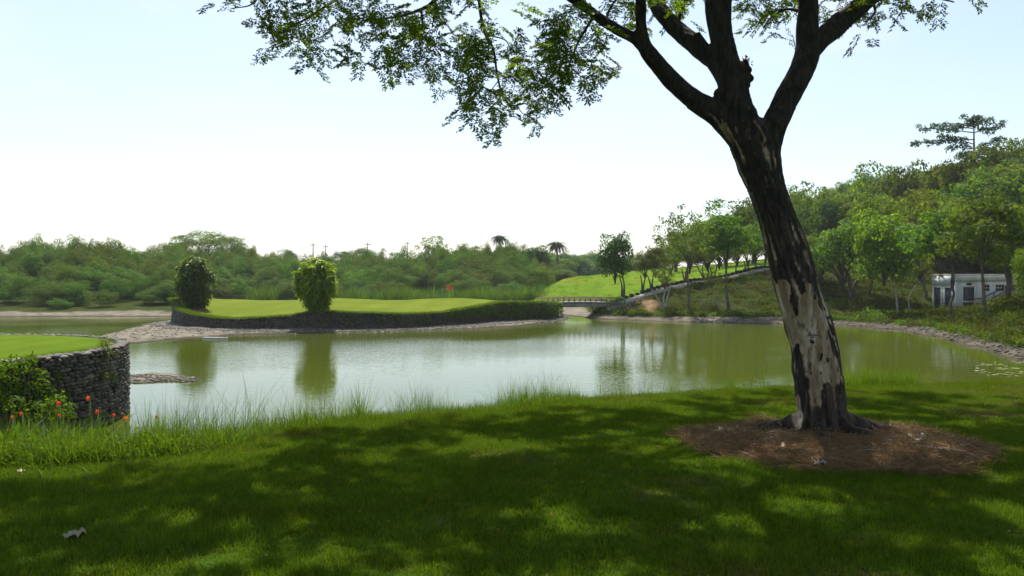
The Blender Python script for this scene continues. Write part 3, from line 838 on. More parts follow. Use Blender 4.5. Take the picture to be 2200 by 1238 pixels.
# ---------------------------------------------------------------- raised green with the round cobble wall (left)
WC = np.array([-14.5, 19.2]); WR = 4.8; WZ = 1.78
def turf(name, c1, c2, worn, s1, band):
    """mown turf: broad tone shifts, faint mowing bands, fine grain, thin worn patches"""
    m, nt, out = material(name)
    c = mixc(nt, ramp(nt, noise(nt, s1, 4), .3, .7), c1, c2)
    wv_ = nt.nodes.new("ShaderNodeTexWave"); wv_.inputs["Scale"].default_value = band; wv_.inputs["Distortion"].default_value = 1.2; wv_.inputs["Detail"].default_value = 2
    t_ = nt.nodes.new("ShaderNodeTexCoord"); nt.links.new(t_.outputs["Object"], wv_.inputs["Vector"])
    c = mixc(nt, ramp(nt, wv_.outputs["Fac"], .2, .8, 0, .22), c, tuple(q * .72 for q in c1))
    c = mixc(nt, ramp(nt, noise(nt, s1 * 2.3, 5, .65), .56, .74, 0, .55), c, worn)
    c = mixc(nt, ramp(nt, noise(nt, 22, 4, .7), .5, .75, 0, .45), c, tuple(q * .55 for q in c1))
    b = N(nt, "ShaderNodeBsdfPrincipled", i_Roughness=.95); b.inputs["Specular IOR Level"].default_value = .02
    nt.links.new(c, b.inputs["Base Color"]); nt.links.new(bump(nt, noise(nt, 30, 4, .7), .7, .02), b.inputs["Normal"]); nt.links.new(b.outputs[0], out.inputs[0])
    return m
m_green = turf("putting_green", (.066, .118, .005), (.092, .140, .008), (.135, .15, .02), .45, .35)
m_core = plain("wall_mortar", (.012, .010, .008), (.028, .024, .019), 7, .95, .8, .04)
m_stone, nt, out = material("cobble_stone")
oi = nt.nodes.new("ShaderNodeObjectInfo")
sc_ = mixc(nt, attr(nt, "rnd"), (.030, .027, .022), (.15, .127, .092))
sc_ = mixc(nt, ramp(nt, oi.outputs["Random"], 0, 1, 0, .55), sc_, (.055, .049, .039))
sc_ = mixc(nt, ramp(nt, noise(nt, 18, 5), .5, .75, 0, .6), sc_, (.05, .047, .04))
b = N(nt, "ShaderNodeBsdfPrincipled", i_Roughness=.72); b.inputs["Specular IOR Level"].default_value = .4
nt.links.new(sc_, b.inputs["Base Color"]); nt.links.new(bump(nt, noise(nt, 45, 5), .5, .01), b.inputs["Normal"]); nt.links.new(b.outputs[0], out.inputs[0])

def ball(nu=7, nv=5, jit=.16, seed=0):
    """small rounded cobble, unit size, quads only"""
    r = np.random.default_rng(seed)
    u = np.linspace(0, 2 * np.pi, nu, endpoint=False); v = np.linspace(.22, np.pi - .22, nv)
    V = np.array([[math.sin(b_) * math.cos(a_), math.sin(b_) * math.sin(a_), math.cos(b_)] for b_ in v for a_ in u])
    V *= (1 + jit * r.uniform(-1, 1, len(V)))[:, None]
    Fq = [[i * nu + j, (i + 1) * nu + j, (i + 1) * nu + (j + 1) % nu, i * nu + (j + 1) % nu] for i in range(nv - 1) for j in range(nu)]
    V = np.concatenate([V, [[0, 0, 1.02], [0, 0, -1.02]]]); t, bt = len(V) - 2, len(V) - 1
    T3 = [[t, j, (j + 1) % nu] for j in range(nu)] + [[bt, (nv - 1) * nu + (j + 1) % nu, (nv - 1) * nu + j] for j in range(nu)]
    return V, np.array(Fq), np.array(T3)

wall = empty("cobble_wall", (WC[0], WC[1], 0))
tag(wall, "curved wall of rounded dark cobbles holding up the raised green at left", "stone wall")
na = 140
a = np.linspace(0, 2 * np.pi, na, endpoint=False)
ring = np.stack([np.cos(a), np.sin(a)], -1)
prof = [(WR - .10, -.5), (WR - .12, .4), (WR - .13, 1.0), (WR - .15, WZ - .07), (WR - .5, WZ - .05)]
V = np.concatenate([np.concatenate([ring * r, np.full((na, 1), z)], 1) for r, z in prof])
i = np.arange(len(prof) - 1)[:, None] * na; j = np.arange(na)[None]; j2 = (j + 1) % na
mesh("core", V, np.stack([i + j, i + j2, i + na + j2, i + na + j], -1).reshape(-1, 4), m_core, wall)
# courses of cobbles
stones = []
z = -.1
while z < WZ + .02:
    hgt = RNG.uniform(.075, .105)
    ang = RNG.uniform(0, .1)
    while ang < 2 * np.pi + .05:
        wd = RNG.uniform(.055, .115) if RNG.uniform() < .85 else RNG.uniform(.12, .16)
        stones.append((ang + wd / WR, z + hgt / 2 + RNG.uniform(-.015, .015), wd, hgt * RNG.uniform(.5, .64) * (1.25 if wd > .12 else 1)))
        ang += 2.02 * wd / WR
    z += hgt * .93
# coping stones, flat ones laid on the rim
ang = 0
cope = []
while ang < 2 * np.pi:
    wd = RNG.uniform(.09, .17); cope.append((ang + wd / WR, wd)); ang += 2.1 * wd / WR
lib = []
for k in range(10):
    Vb, Fb, Tb = ball(8, 5, .13, k)
    o = mesh("stone", Vb, [Fb, Tb], m_stone, smooth=True, attrs=dict(rnd=np.full(len(Vb), k / 9.0)), link=False)
    lib.append(o.data)
items = []
for a_, z_, wd, hg in stones:
    rr_ = WR - .045 + RNG.uniform(-.02, .03)
    items.append((np.array([rr_ * math.cos(a_), rr_ * math.sin(a_), z_]), np.array([.075, wd, hg]), a_, RNG.uniform(-.25, .25)))
for a_, wd in cope:
    rr_ = WR - .16 + RNG.uniform(-.03, .03)
    items.append((np.array([rr_ * math.cos(a_), rr_ * math.sin(a_), WZ + RNG.uniform(-.01, .02)]), np.array([.15, wd, .05]), a_, RNG.uniform(-.1, .1)))
    if RNG.uniform() < .8:
        items.append((np.array([(rr_ - .25) * math.cos(a_), (rr_ - .25) * math.sin(a_), WZ - .02 + RNG.uniform(-.01, .02)]), np.array([.13, wd * .8, .045]), a_, RNG.uniform(-.3, .3)))
W3 = np.array([it[0] for it in items]) + np.array([WC[0], WC[1], 0])
nrm = unit(np.array([[it[0][0], it[0][1], 0] for it in items]))
view = unit(np.array([0, 0, EYE]) - W3)
facing = np.sum(nrm * view, 1) + (W3[:, 2] > WZ - .06) * .4
sx, sy = px_of(W3)
size = np.array([it[1][1] * it[1][2] for it in items]) / (W3[:, 1] ** 2) * np.clip(facing, .02, 1)
vis = (facing > .02) & (sx > -30) & (sx < 285) & (sy < 900) & ~((sx < 105) & (sy > 790)) & (W3[:, 2] > .3)
order = np.argsort(-np.where(vis, size, -1))
chosen = set(order[:300].tolist())
rest = []
for k, (loc, scl, a_, tw_) in enumerate(items):
    me = lib[RNG.integers(len(lib))]
    if k in chosen:
        child("stone", me, wall, loc, (tw_, 0, a_), scl)
    elif facing[k] > -.6 or RNG.uniform() < .6:
        rest.append((me, loc, scl, a_, tw_))
Vs, Fs, Ts, Rs, n = [], [], [], [], 0
Vb0, Fb0, Tb0 = ball(6, 4, .13, 3)
for me, loc, scl, a_, tw_ in rest:
    c_, s_ = math.cos(a_), math.sin(a_)
    v = Vb0 * scl
    v = np.stack([v[:, 0] * c_ - v[:, 1] * s_, v[:, 0] * s_ + v[:, 1] * c_, v[:, 2]], -1) + loc
    Vs.append(v); Fs.append(Fb0 + n); Ts.append(Tb0 + n); n += len(v); Rs.append(np.full(len(v), RNG.uniform()))
o = mesh("stones", np.concatenate(Vs), [np.concatenate(Fs), np.concatenate(Ts)], m_stone, wall, smooth=True, attrs=dict(rnd=np.concatenate(Rs)))
o["kind"] = "stuff"
# the turf on top, slightly domed, with a mown collar
rs = np.array([0, .25, .5, .7, .82, .9, .96, 1.0]) * (WR - .42)
zs = WZ + np.array([.16, .155, .14, .12, .10, .075, .05, -.03])
V = np.concatenate([np.concatenate([ring * r + [0, 0], np.full((na, 1), z_)], 1) for r, z_ in zip(np.maximum(rs, .01), zs)]) + np.array([WC[0], WC[1], 0])
V[:, 2] += (fbm(V[:, 0] * .5, V[:, 1] * .5, seed=101) - .5) * .06
i = np.arange(len(rs) - 1)[:, None] * na
g = mesh("near_green", V, np.stack([i + j, i + na + j, i + na + j2, i + j2], -1).reshape(-1, 4)[:, ::-1], m_green, smooth=True)
tag(g, "bright round mown green on top of the cobble wall", kind="structure")

# ---------------------------------------------------------------- island green with its undulating stone wall
IU = np.array([374, 377, 384, 395, 426, 474, 512, 569, 634, 672, 712, 790, 870, 950, 1014, 1077, 1141, 1182, 1198])
ID = np.array([58.5, 56.4, 54.8, 53.4, 52.4, 51, 50.3, 50.6, 51, 51.2, 51.5, 51.9, 52.7, 54.3, 56.2, 59, 61.5, 63.0, 65.5])
IY = np.array([644, 643, 660, 670, 678, 685, 686, 683, 679, 672, 671, 673.5, 676, 672.6, 661, 650, 650, 652, 655])
uu = np.concatenate([np.linspace(374, 400, 24)[:-1], np.linspace(400, 1198, 190)])
fd = np.interp(uu, IU, ID); fy = np.interp(uu, IU, IY)
ker = np.array([1, 2, 3, 2, 1]) / 9.
fy = np.convolve(np.pad(fy, 2, 'edge'), ker, 'valid'); fd = np.convolve(np.pad(fd, 2, 'edge'), ker, 'valid')
fz = EYE - (fy - HORIZON) * fd / F
bd = np.interp(uu, [374, 400, 450, 560, 1000, 1100, 1198], [60, 64, 69, 73, 74, 70, 67])
by = np.interp(uu, [374, 395, 420, 450, 560, 640, 720, 800, 850, 980, 1050, 1100, 1160, 1198], [643, 641, 640, 641, 645.5, 645, 640.5, 643.5, 645, 640, 644, 648.5, 651, 654])
by = np.convolve(np.pad(by, 5, 'edge'), np.ones(11) / 11, 'valid')
bz = EYE - (by - HORIZON) * bd / F
vv = np.linspace(0, 1, 26)
rows = []
for v in vv:
    d = fd + (bd - fd) * v
    sag = v ** 1.15
    z_ = fz + (bz - fz) * sag - .0 * v
    rows.append(np.stack([(uu - 1100) / F * d, d, z_], -1))
for dd, dz in ((1.5, -.15), (4, -.9), (7, -1.9)):
    d = bd + dd; rows.append(np.stack([(uu - 1100) / F * d, d, bz + dz], -1))
G = np.array(rows); nr, nc = G.shape[:2]
ii, jj = np.meshgrid(np.arange(nr - 1), np.arange(nc - 1), indexing='ij'); ii, jj = ii.ravel(), jj.ravel()
V = G.reshape(-1, 3); V[:, 2] += (fbm(V[:, 0] * .2, V[:, 1] * .2, seed=103) - .5) * .12 * np.repeat(np.concatenate([sstep(vv, 0, .2), [1, 1, 1]]), nc)
m_igreen = turf("island_turf", (.092, .128, .008), (.125, .155, .013), (.16, .165, .025), .16, .12)
g = mesh("island_green", V, np.stack([ii * nc + jj, ii * nc + jj + 1, (ii + 1) * nc + jj + 1, (ii + 1) * nc + jj], -1), m_igreen, smooth=True)
tag(g, "rolling light green putting green on the island", kind="structure")
def island_pt(u, v):
    d = np.interp(u, uu, fd) * (1 - v) + np.interp(u, uu, bd) * v
    z_ = np.interp(u, uu, fz) + (np.interp(u, uu, bz) - np.interp(u, uu, fz)) * v ** 1.15
    return np.array([(u - 1100) / F * d, d, z_])

iw = empty("island_wall", (float(G[0, 100, 0]), float(G[0, 100, 1]), 0))
tag(iw, "long low wall of dark rough stones curving along the island's edge", "stone wall")
io = np.array([G[0, 100, 0], G[0, 100, 1], 0])
front = G[0]
Tn = unit(np.gradient(front[:, :2], axis=0)); Nn = np.stack([Tn[:, 1], -Tn[:, 0]], -1)      # towards the lake
prof = [(-.25, .03), (.0, .05), (.03, -.12), (.10, -1.2), (.16, -2.6)]
V = np.concatenate([np.concatenate([front[:, :2] + Nn * o_, (front[:, 2] + dz)[:, None] if k < 3 else np.maximum(front[:, 2] + dz, -.2 - .1 * k)[:, None]], 1) for k, (o_, dz) in enumerate(prof)]) - io
nf = len(front); i = np.arange(len(prof) - 1)[:, None] * nf; j = np.arange(nf - 1)[None]
mesh("core", V, np.stack([i + j, i + nf + j, i + nf + j + 1, i + j + 1], -1).reshape(-1, 4), m_core, iw)
seg = np.concatenate([[0], np.cumsum(np.linalg.norm(np.diff(front[:, :2], axis=0), axis=1))])
Vs, Fs, Ts, Rs, n = [], [], [], [], 0
Vb1, Fb1, Tb1 = ball(6, 4, .2, 5)
for s_ in np.arange(0, seg[-1], .17):
    x = np.interp(s_, seg, front[:, 0]); y = np.interp(s_, seg, front[:, 1]); zt = np.interp(s_, seg, front[:, 2])
    nx, ny = np.interp(s_, seg, Nn[:, 0]), np.interp(s_, seg, Nn[:, 1])
    z_ = zt + .02
    while z_ > -.05:
        hg = RNG.uniform(.1, .16); wd = RNG.uniform(.085, .15)
        v = Vb1[:, [0, 1, 2]] * np.array([wd, .1, hg * .6]) * RNG.uniform(.85, 1.2)
        a_ = math.atan2(ny, nx) + math.pi / 2
        c_, sn = math.cos(a_), math.sin(a_)
        off = .02 + .08 * (zt - z_) + RNG.uniform(-.03, .03)
        v = np.stack([v[:, 0] * c_ - v[:, 1] * sn, v[:, 0] * sn + v[:, 1] * c_, v[:, 2]], -1) + np.array([x + nx * off + RNG.uniform(-.03, .03), y + ny * off, z_ - hg / 2]) - io
        Vs.append(v); Fs.append(Fb1 + n); Ts.append(Tb1 + n); n += len(v); Rs.append(np.full(len(v), RNG.uniform(0, .75)))
        z_ -= hg
o = mesh("stones", np.concatenate(Vs), [np.concatenate(Fs), np.concatenate(Ts)], m_stone, iw, smooth=True, attrs=dict(rnd=np.concatenate(Rs)))
o["kind"] = "stuff"
# grey rubble apron below the wall
Vs, Fs, Ts, Rs, n = [], [], [], [], 0
for _ in range(5200):
    s_ = RNG.uniform(0, seg[-1]); of = abs(RNG.normal()) * .8 + .1
    x = np.interp(s_, seg, front[:, 0]) + np.interp(s_, seg, Nn[:, 0]) * of; y = np.interp(s_, seg, front[:, 1]) + np.interp(s_, seg, Nn[:, 1]) * of
    r_ = RNG.uniform(.025, .09)
    v = Vb1 * np.array([r_ * 1.3, r_ * 1.2, r_ * .7]) + np.array([x, y, 0.0])
    Vs.append(v); Rs.append(np.full(len(v), RNG.uniform(0, 1)))
Vs = np.array(Vs); zz_ = H(Vs[:, 0, 0], Vs[:, 0, 1]); Vs[:, :, 2] += np.maximum(zz_, -.05)[:, None]
k = np.arange(len(Vs))[:, None, None] * len(Vb1)
o = mesh("shore_rubble", Vs.reshape(-1, 3), [(Fb1[None] + k).reshape(-1, 4), (Tb1[None] + k).reshape(-1, 3)], m_stone, smooth=True, attrs=dict(rnd=np.concatenate(Rs)))
tag(o, "loose grey rubble on the mud below the island wall", kind="stuff")

# ---------------------------------------------------------------- footbridge
m_conc = plain("grey_concrete", (.19, .18, .165), (.30, .285, .26), 1.6, .9, .4, .02)
m_rust = plain("rustic_rail", (.20, .13, .075), (.36, .26, .16), 4, .8, .5, .02)
B0 = P(1163, 652, 65.6); B1 = P(1326, 650, 66.6)
bdir = unit(B1 - B0); bl = float(np.linalg.norm(B1 - B0))
BR = empty("footbridge", tuple(B0), math.atan2(bdir[1], bdir[0]))
tag(BR, "small concrete footbridge with rustic lattice railings joining island and hill", "bridge")
zb = -.02
def arch(t): return .09 * math.sin(math.pi * min(max(t / bl, 0), 1))
ts = np.linspace(-.2, bl + .4, 17)
def slab(y0, y1, lo, hi):
    V = []
    for t in ts:
        z_ = arch(t)
        V += [[t, y0, z_ + lo], [t, y1, z_ + lo], [t, y1, z_ + hi], [t, y0, z_ + hi]]
    V = np.array(V); k = len(ts)
    Fq = [[4 * a_ + b_, 4 * a_ + (b_ + 1) % 4, 4 * a_ + 4 + (b_ + 1) % 4, 4 * a_ + 4 + b_] for a_ in range(k - 1) for b_ in range(4)] + [[0, 3, 2, 1], [4 * k - 4, 4 * k - 3, 4 * k - 2, 4 * k - 1]]
    return V, np.array(Fq)
mesh("deck", *slab(-.12, 1.75, -.07, .03), m_conc, BR)
mesh("beam", *slab(0, .25, -.40, -.075), m_conc, BR)
mesh("beam", *slab(1.4, 1.65, -.40, -.075), m_conc, BR)
mesh("abutment", *box(bl - .9, bl + .5, -.1, 1.9, -1.6, -.41), m_conc, BR)
mesh("abutment", *box(-.9, .35, -.1, 1.9, -1.6, -.41), m_conc, BR)
for y_ in (-.06, 1.68):
    V, Fq = tube([[t, y_, arch(t) + .40] for t in ts], .028, 6); mesh("handrail", V, Fq, m_rust, BR)
    V, Fq = tube([[t, y_, arch(t) + .10] for t in ts], .022, 6); mesh("lower_rail", V, Fq, m_rust, BR)
    ps = np.linspace(0, bl, 15)
    pm = mesh("railing_post", *box(-.03, .03, -.03, .03, .03, .45), m_rust, BR); pm.location = (ps[0], y_, arch(ps[0]))
    for t in ps[1:]:
        child("railing_post", pm.data, BR, (t, y_, arch(t)))
    lt = mesh("lattice_bar", *tube([[-.2, 0, .12], [.2, 0, .40]], .016, 6), m_rust, BR); lt.location = (ps[0] + .22, y_ + .012, arch(ps[0]))
    for q, t in enumerate(ps[:-1]):
        if q: child("lattice_bar", lt.data, BR, (t + .22, y_ + .012, arch(t)))
        child("lattice_bar", lt.data, BR, (t + .22, y_ - .012, arch(t)), (0, 0, math.pi))

# ---------------------------------------------------------------- path up the hill with edging stones
m_path = plain("path_concrete", (.24, .22, .185), (.34, .315, .27), 1.2, .9, .4, .02)
pu = np.linspace(1300, 1790, 80); pd_ = np.interp(pu, path_u, path_d)
pd_ = np.convolve(np.pad(pd_, 6, 'edge'), np.ones(13) / 13, 'valid')
pc = np.stack([(pu - 1100) / F * pd_, pd_], -1)
pt = unit(np.gradient(pc, axis=0)); pn = np.stack([-pt[:, 1], pt[:, 0]], -1)
pz = np.maximum(np.maximum(H(pc[:, 0], pc[:, 1]), H(pc[:, 0] + pn[:, 0], pc[:, 1] + pn[:, 1])), H(pc[:, 0] - .5 * pn[:, 0], pc[:, 1] - .5 * pn[:, 1])) + .02
pz = np.convolve(np.pad(pz, 3, 'edge'), np.ones(7) / 7, 'valid')
V = np.concatenate([np.concatenate([pc + pn * o_, (pz + dz)[:, None]], 1) for o_, dz in ((-.47, -.22), (-.44, .0), (.45, .04), (.5, -.3))])
npth = len(pu); i = np.arange(3)[:, None] * npth; j = np.arange(npth - 1)[None]
PATH = mesh("path", V, np.stack([i + j, i + j + 1, i + npth + j + 1, i + npth + j], -1).reshape(-1, 4), m_path)
tag(PATH, "pale narrow path climbing the hill from the footbridge", kind="structure")
m_kerb = plain("dark_edging", (.02, .02, .017), (.055, .05, .04), 5, .9)
Vb, Fb, Tb = ball(8, 5, .12, 40); Vb = np.sign(Vb) * np.abs(Vb) ** .6
ks = mesh("edging_stone", Vb, [Fb, Tb], m_kerb, PATH)
sl = np.concatenate([[0], np.cumsum(np.linalg.norm(np.diff(pc, axis=0), axis=1))])
first = True
for s_ in np.arange(.5, sl[-1] - .3, .62):
    f_ = lambda arr: float(np.interp(s_, sl, arr))
    loc = (f_(pc[:, 0]) + f_(pn[:, 0]) * .66, f_(pc[:, 1]) + f_(pn[:, 1]) * .66, f_(pz) + .16 + RNG.uniform(-.03, .03))
    rot = (0, RNG.uniform(-.1, .1), math.atan2(f_(pt[:, 1]), f_(pt[:, 0]))); scl = (RNG.uniform(.22, .3), .16, RNG.uniform(.12, .18))
    if first:
        ks.location = loc; ks.rotation_euler = rot; ks.scale = scl; first = False
    else:
        child("edging_stone", ks.data, PATH, loc, rot, scl)

# ---------------------------------------------------------------- pump house
m_white, nt, out = material("weathered_white_wall")
g1 = noise(nt, 1.1, 5, .6, stretch=(1, 1, .25)); g2 = noise(nt, 5, 6, .6, stretch=(1, 1, .3))
c = mixc(nt, ramp(nt, g1, .45, .7), (.60, .60, .53), (.42, .38, .26))
c = mixc(nt, ramp(nt, g2, .58, .75, 0, .8), c, (.20, .14, .08))
b = N(nt, "ShaderNodeBsdfPrincipled", i_Roughness=.9); nt.links.new(c, b.inputs["Base Color"]); nt.links.new(bump(nt, g2, .3, .02), b.inputs["Normal"]); nt.links.new(b.outputs[0], out.inputs[0])
m_clean = plain("clean_white_paint", (.70, .73, .70), (.60, .63, .60), 1.5, .7, .2, .01)
m_pane = plain("dark_louvre", (.045, .045, .06), (.07, .07, .085), 3, .35, .1, .005, spec=.5)
m_door = plain("dark_door", (.03, .032, .034), (.055, .057, .06), 3, .5, .1, .005)
m_hole = plain("vent_dark", (.015, .014, .012), (.03, .028, .024), 4, .9)
Cb = P(2051, 671, 65.5); Cb[2] = .5
aB = math.radians(15)
PB = empty("pump_house", tuple(Cb), aB)
tag(PB, "white flat roofed pump house with dark windows at the wooded slope", "building")
# local x runs along the long face (front at y=0 facing the lake), local y runs back; short face is x=0
LX, LY, HZ = 9.0, 2.4, 3.0
V, Fq = join([box(0, LX, 0, .2, -.6, HZ), box(.0, .2, .2, LY, -.6, HZ), box(.2, LX, LY - .2, LY, -.6, HZ), box(LX - .2, LX, .2, LY - .2, -.6, HZ)])
mesh("wall", V, Fq, m_white, PB)
mesh("roof", *box(-.10, LX + .1, -.10, LY + .1, HZ + .003, HZ + .14), m_white, PB)
mesh("fascia", *box(-.06, LX, -.05, -.003, HZ - .5, HZ), m_white, PB)
mesh("fascia", *box(-.05, -.003, -.05, LY, HZ - .95, HZ), m_clean, PB)
mesh("corner_pier", *box(-.06, .14, -.06, -.003, -.6, HZ - .5), m_clean, PB)
for y0, y1 in ((.10, 1.12), (1.28, 2.3)):       # two tall windows on the short face
    f_ = empty("window", (0, 0, 0)); f_.parent = PB
    for nm, bx4 in (("frame", (y0, y0 + .14, .0, 2.1)), ("frame", (y1 - .14, y1, .0, 2.1)), ("frame", (y0 + .14, y1 - .14, .0, .12)), ("frame", (y0 + .14, y1 - .14, 1.99, 2.1))):
        mesh(nm, *box(-.09, -.005, bx4[0], bx4[1], bx4[2], bx4[3]), m_clean, f_)
    mesh("pane", *box(-.03, -.006, y0 + .14, y1 - .14, .12, 1.99), m_pane, f_)
    for q in np.linspace(y0 + .3, y1 - .3, 4):
        mesh("louvre", *box(-.05, -.031, q - .02, q + .02, .121, 1.989), m_pane, f_)
D = empty("door", (.75, 0, 0)); D.parent = PB
mesh("leaf", *box(0, 1.15, -.03, -.006, -.4, 2.05), m_door, D)
for bx4 in ((-.12, 0, -.4, 2.15), (1.15, 1.27, -.4, 2.15), (0, 1.15, 2.05, 2.15), (0, 1.15, .82, .93)):
    mesh("frame", *box(bx4[0], bx4[1], -.08, -.005, bx4[2], bx4[3]), m_white, D)
mesh("vent", *box(1.15, 1.6, -.06, -.005, 2.25, 2.42), m_hole, PB)
for x0, nb in ((2.9, 2), (4.1, 3), (5.6, 4), (7.0, 3)):      # breeze-block vents
    for q in range(nb):
        for zq in (1.75, 2.03):
            mesh("vent_block", *box(x0 + q * .30, x0 + q * .30 + .23, -.03, -.004, zq, zq + .22), m_hole, PB)
# stair climbing the slope in front of the long face
m_rail = plain("dark_rail", (.035, .033, .03), (.07, .065, .055), 5, .6)
ST = empty("outside_stair", tuple(Cb), aB)
tag(ST, "dark handrailed stair climbing the slope along the pump house wall", "stair")
x0, x1, zA, zB_ = 2.3, 8.2, .25, 2.75
nst = 14
sm = None
for q in range(nst):
    t = q / (nst - 1)
    loc = (x0 + (x1 - x0) * t, -1.25, zA + (zB_ - zA) * t)
    if sm is None:
        sm = mesh("step", *box(-.24, .24, -.75, .75, -.22, 0), m_conc, ST); sm.location = loc
    else:
        child("step", sm.data, ST, loc)
for y_ in (-2.05, -.45):
    for dz, nm in ((.92, "handrail"), (.5, "mid_rail")):
        mesh(nm, *tube([[x0 - 1.2, y_, zA + dz - .1], [x0, y_, zA + dz], [x1 + .3, y_, zB_ + dz]], .045, 6), m_rail, ST)
    pm = mesh("post", *box(-.03, .03, -.03, .03, -.05, .93), m_rail, ST); pm.location = (x0, y_, zA)
    for t in np.linspace(0, 1, 6)[1:]:
        child("post", pm.data, ST, (x0 + (x1 - x0) * t, y_, zA + (zB_ - zA) * t))
mesh("stringer", *(lambda: (np.array([[x0 - .2, -2.0, zA - .5], [x1 + .2, -2.0, zB_ - .5], [x1 + .2, -2.0, zB_ - .1], [x0 - .2, -2.0, zA - .1], [x0 - .2, -1.94, zA - .5], [x1 + .2, -1.94, zB_ - .5], [x1 + .2, -1.94, zB_ - .1], [x0 - .2, -1.94, zA - .1]]), BOXF))(), m_conc, ST)

# ---------------------------------------------------------------- golf flag, utility poles
m_red = plain("flag_red", (.75, .10, .05), (.65, .07, .04), 5, .7, .2)
m_pole = plain("flag_pole", (.35, .22, .14), (.45, .30, .2), 5, .5)
fp = P(960, 641, 73.0); fp[2] = island_pt(960, .97)[2]
fl = empty("golf_flag", tuple(fp)); tag(fl, "small red golf flag on a thin pole at the island green", "flag")
top = P(960, 613, 73.0)[2] - fp[2]
mesh("pole", *tube([[0, 0, -.1], [0, 0, top]], .014, 8), m_pole, fl)
gx = np.linspace(0, .5, 9)
V = np.array([[x, .05 * math.sin(x * 9), top - z_ - .06 * x * 2] for z_ in (.02, .2, .38) for x in gx])
V = np.concatenate([V, V + [0, .012, 0]]); k9 = 9
Fq = [[r * k9 + q, r * k9 + q + 1, (r + 1) * k9 + q + 1, (r + 1) * k9 + q] for r in range(2) for q in range(8)]
Fq = Fq + [[a_ + 27 for a_ in f_[::-1]] for f_ in Fq]
mesh("flag", V, np.array(Fq), m_red, fl, smooth=True)
m_post = plain("grey_post", (.22, .21, .2), (.3, .29, .28), 3, .8)
for x, y, d, lb in ((673, 522, 230, "tallest grey utility pole with crossarm above the trees beyond the island"), (700, 526, 240, "grey utility pole just right of the tallest one beyond the island"),
                    (790, 521, 235, "dark utility pole rising beside the flat topped far tree"), (875, 519, 260, "thin utility pole left of the tall leafy tree on the skyline")):
    tp_ = P(x, y, d); bx_ = (x - 1100) / F * d; zg = h1(bx_, d)
    up_ = empty("utility_pole", (bx_, d, zg)); tag(up_, lb, "utility pole", "far utility poles")
    hh = tp_[2] - zg
    mesh("post", *tube([[0, 0, -.2], [0, 0, hh]], np.array([.2, .14]), 8), m_post, up_)
    mesh("crossarm", *box(-.9, .9, -.08, .08, hh - .7, hh - .5), m_post, up_)
# ---------------------------------------------------------------- tree crowns
def crown_mesh(blobs, per, leaf, spread=1.0, upb=.35, nvar=.42):
    """leaf cloud around blobs (x, y, z, r): leaves lie roughly on each clump's surface"""
    C, Dr, Sd, R = [], [], [], []
    for bi, (x, y, z, r) in enumerate(blobs):
        n = max(6, int(per * r * r))
        o = unit(RNG.normal(size=(n, 3)) + [0, 0, upb])
        rad = r * RNG.uniform(.55, 1.05, n) ** .7 * spread
        c = np.array([x, y, z]) + o * rad[:, None] * [1, 1, .8]
        nn = unit(o + RNG.normal(size=(n, 3)) * nvar + [0, 0, .25])
        d = unit(np.cross(nn, RNG.normal(size=(n, 3)))); d = unit(d + [0, 0, -.25])
        C.append(c); Dr.append(d); Sd.append(unit(np.cross(nn, d))); R.append(np.clip(RNG.uniform(0, .75, n) + RNG.uniform(0, .25), 0, 1))
    C, Dr, Sd, R = map(np.concatenate, (C, Dr, Sd, R))
    n = len(C); L = leaf * RNG.uniform(.7, 1.3, n)
    V, Fq, _ = leaves(C, Dr, L, L * .55, .12, .1, side=Sd)
    return V, Fq, np.repeat(R, 4)

def blobs_round(n, rx, rz, br, flat=1.0):
    o = []
    while len(o) < n:
        p = RNG.uniform(-1, 1, 3)
        q = np.linalg.norm(p)
        if q > 1 or q < .35: continue
        o.append((p[0] * rx * .8, p[1] * rx * .8, rz + p[2] * rz * .82 * flat, br * RNG.uniform(.7, 1.25)))
    return o

def limbs_to(blobs, k, r0, base=(0, 0, .02)):
    out = []
    for q in RNG.permutation(len(blobs))[:k]:
        x, y, z, r = blobs[q]
        rows = np.array([[*base, r0], [x * .2, y * .2, z * .4, r0 * .7], [x * .9, y * .9, z * .95, r0 * .25]])
        s = spline(rows, 4); out.append(tube(s[:, :3], s[:, 3], 5))
    return join(out)

m_limb = plain("tree_limb", (.05, .042, .034), (.11, .095, .075), 3, .9, .5, .03)
m_pale = plain("pale_trunk", (.24, .21, .17), (.36, .33, .28), 3, .9, .5, .02)
m_brown = plain("brown_trunk", (.075, .058, .042), (.14, .115, .085), 3, .9, .6, .03)
m_lf = dict(
    dark=leafmat("leaf_dark_green", (.014, .042, .010), (.052, .110, .020), .42, (1.6, 1.8, .5)),
    olive=leafmat("leaf_olive", (.044, .064, .012), (.100, .120, .022), .42, (1.8, 1.8, .5)),
    mid=leafmat("leaf_mid_green", (.024, .064, .007), (.115, .170, .016), .46, (2.0, 1.9, .45), objvar=.45),
    bright=leafmat("leaf_bright_green", (.034, .082, .006), (.145, .205, .014), .5, (2.0, 1.8, .4), objvar=.4),
    yellow=leafmat("leaf_yellowing", (.045, .085, .008), (.145, .160, .014), .46, (1.9, 1.8, .4), objvar=.15),
    scrub=leafmat("leaf_scrub", (.034, .066, .014), (.090, .140, .026), .44, (1.8, 1.9, .5), objvar=.5),
)
VAR = {}
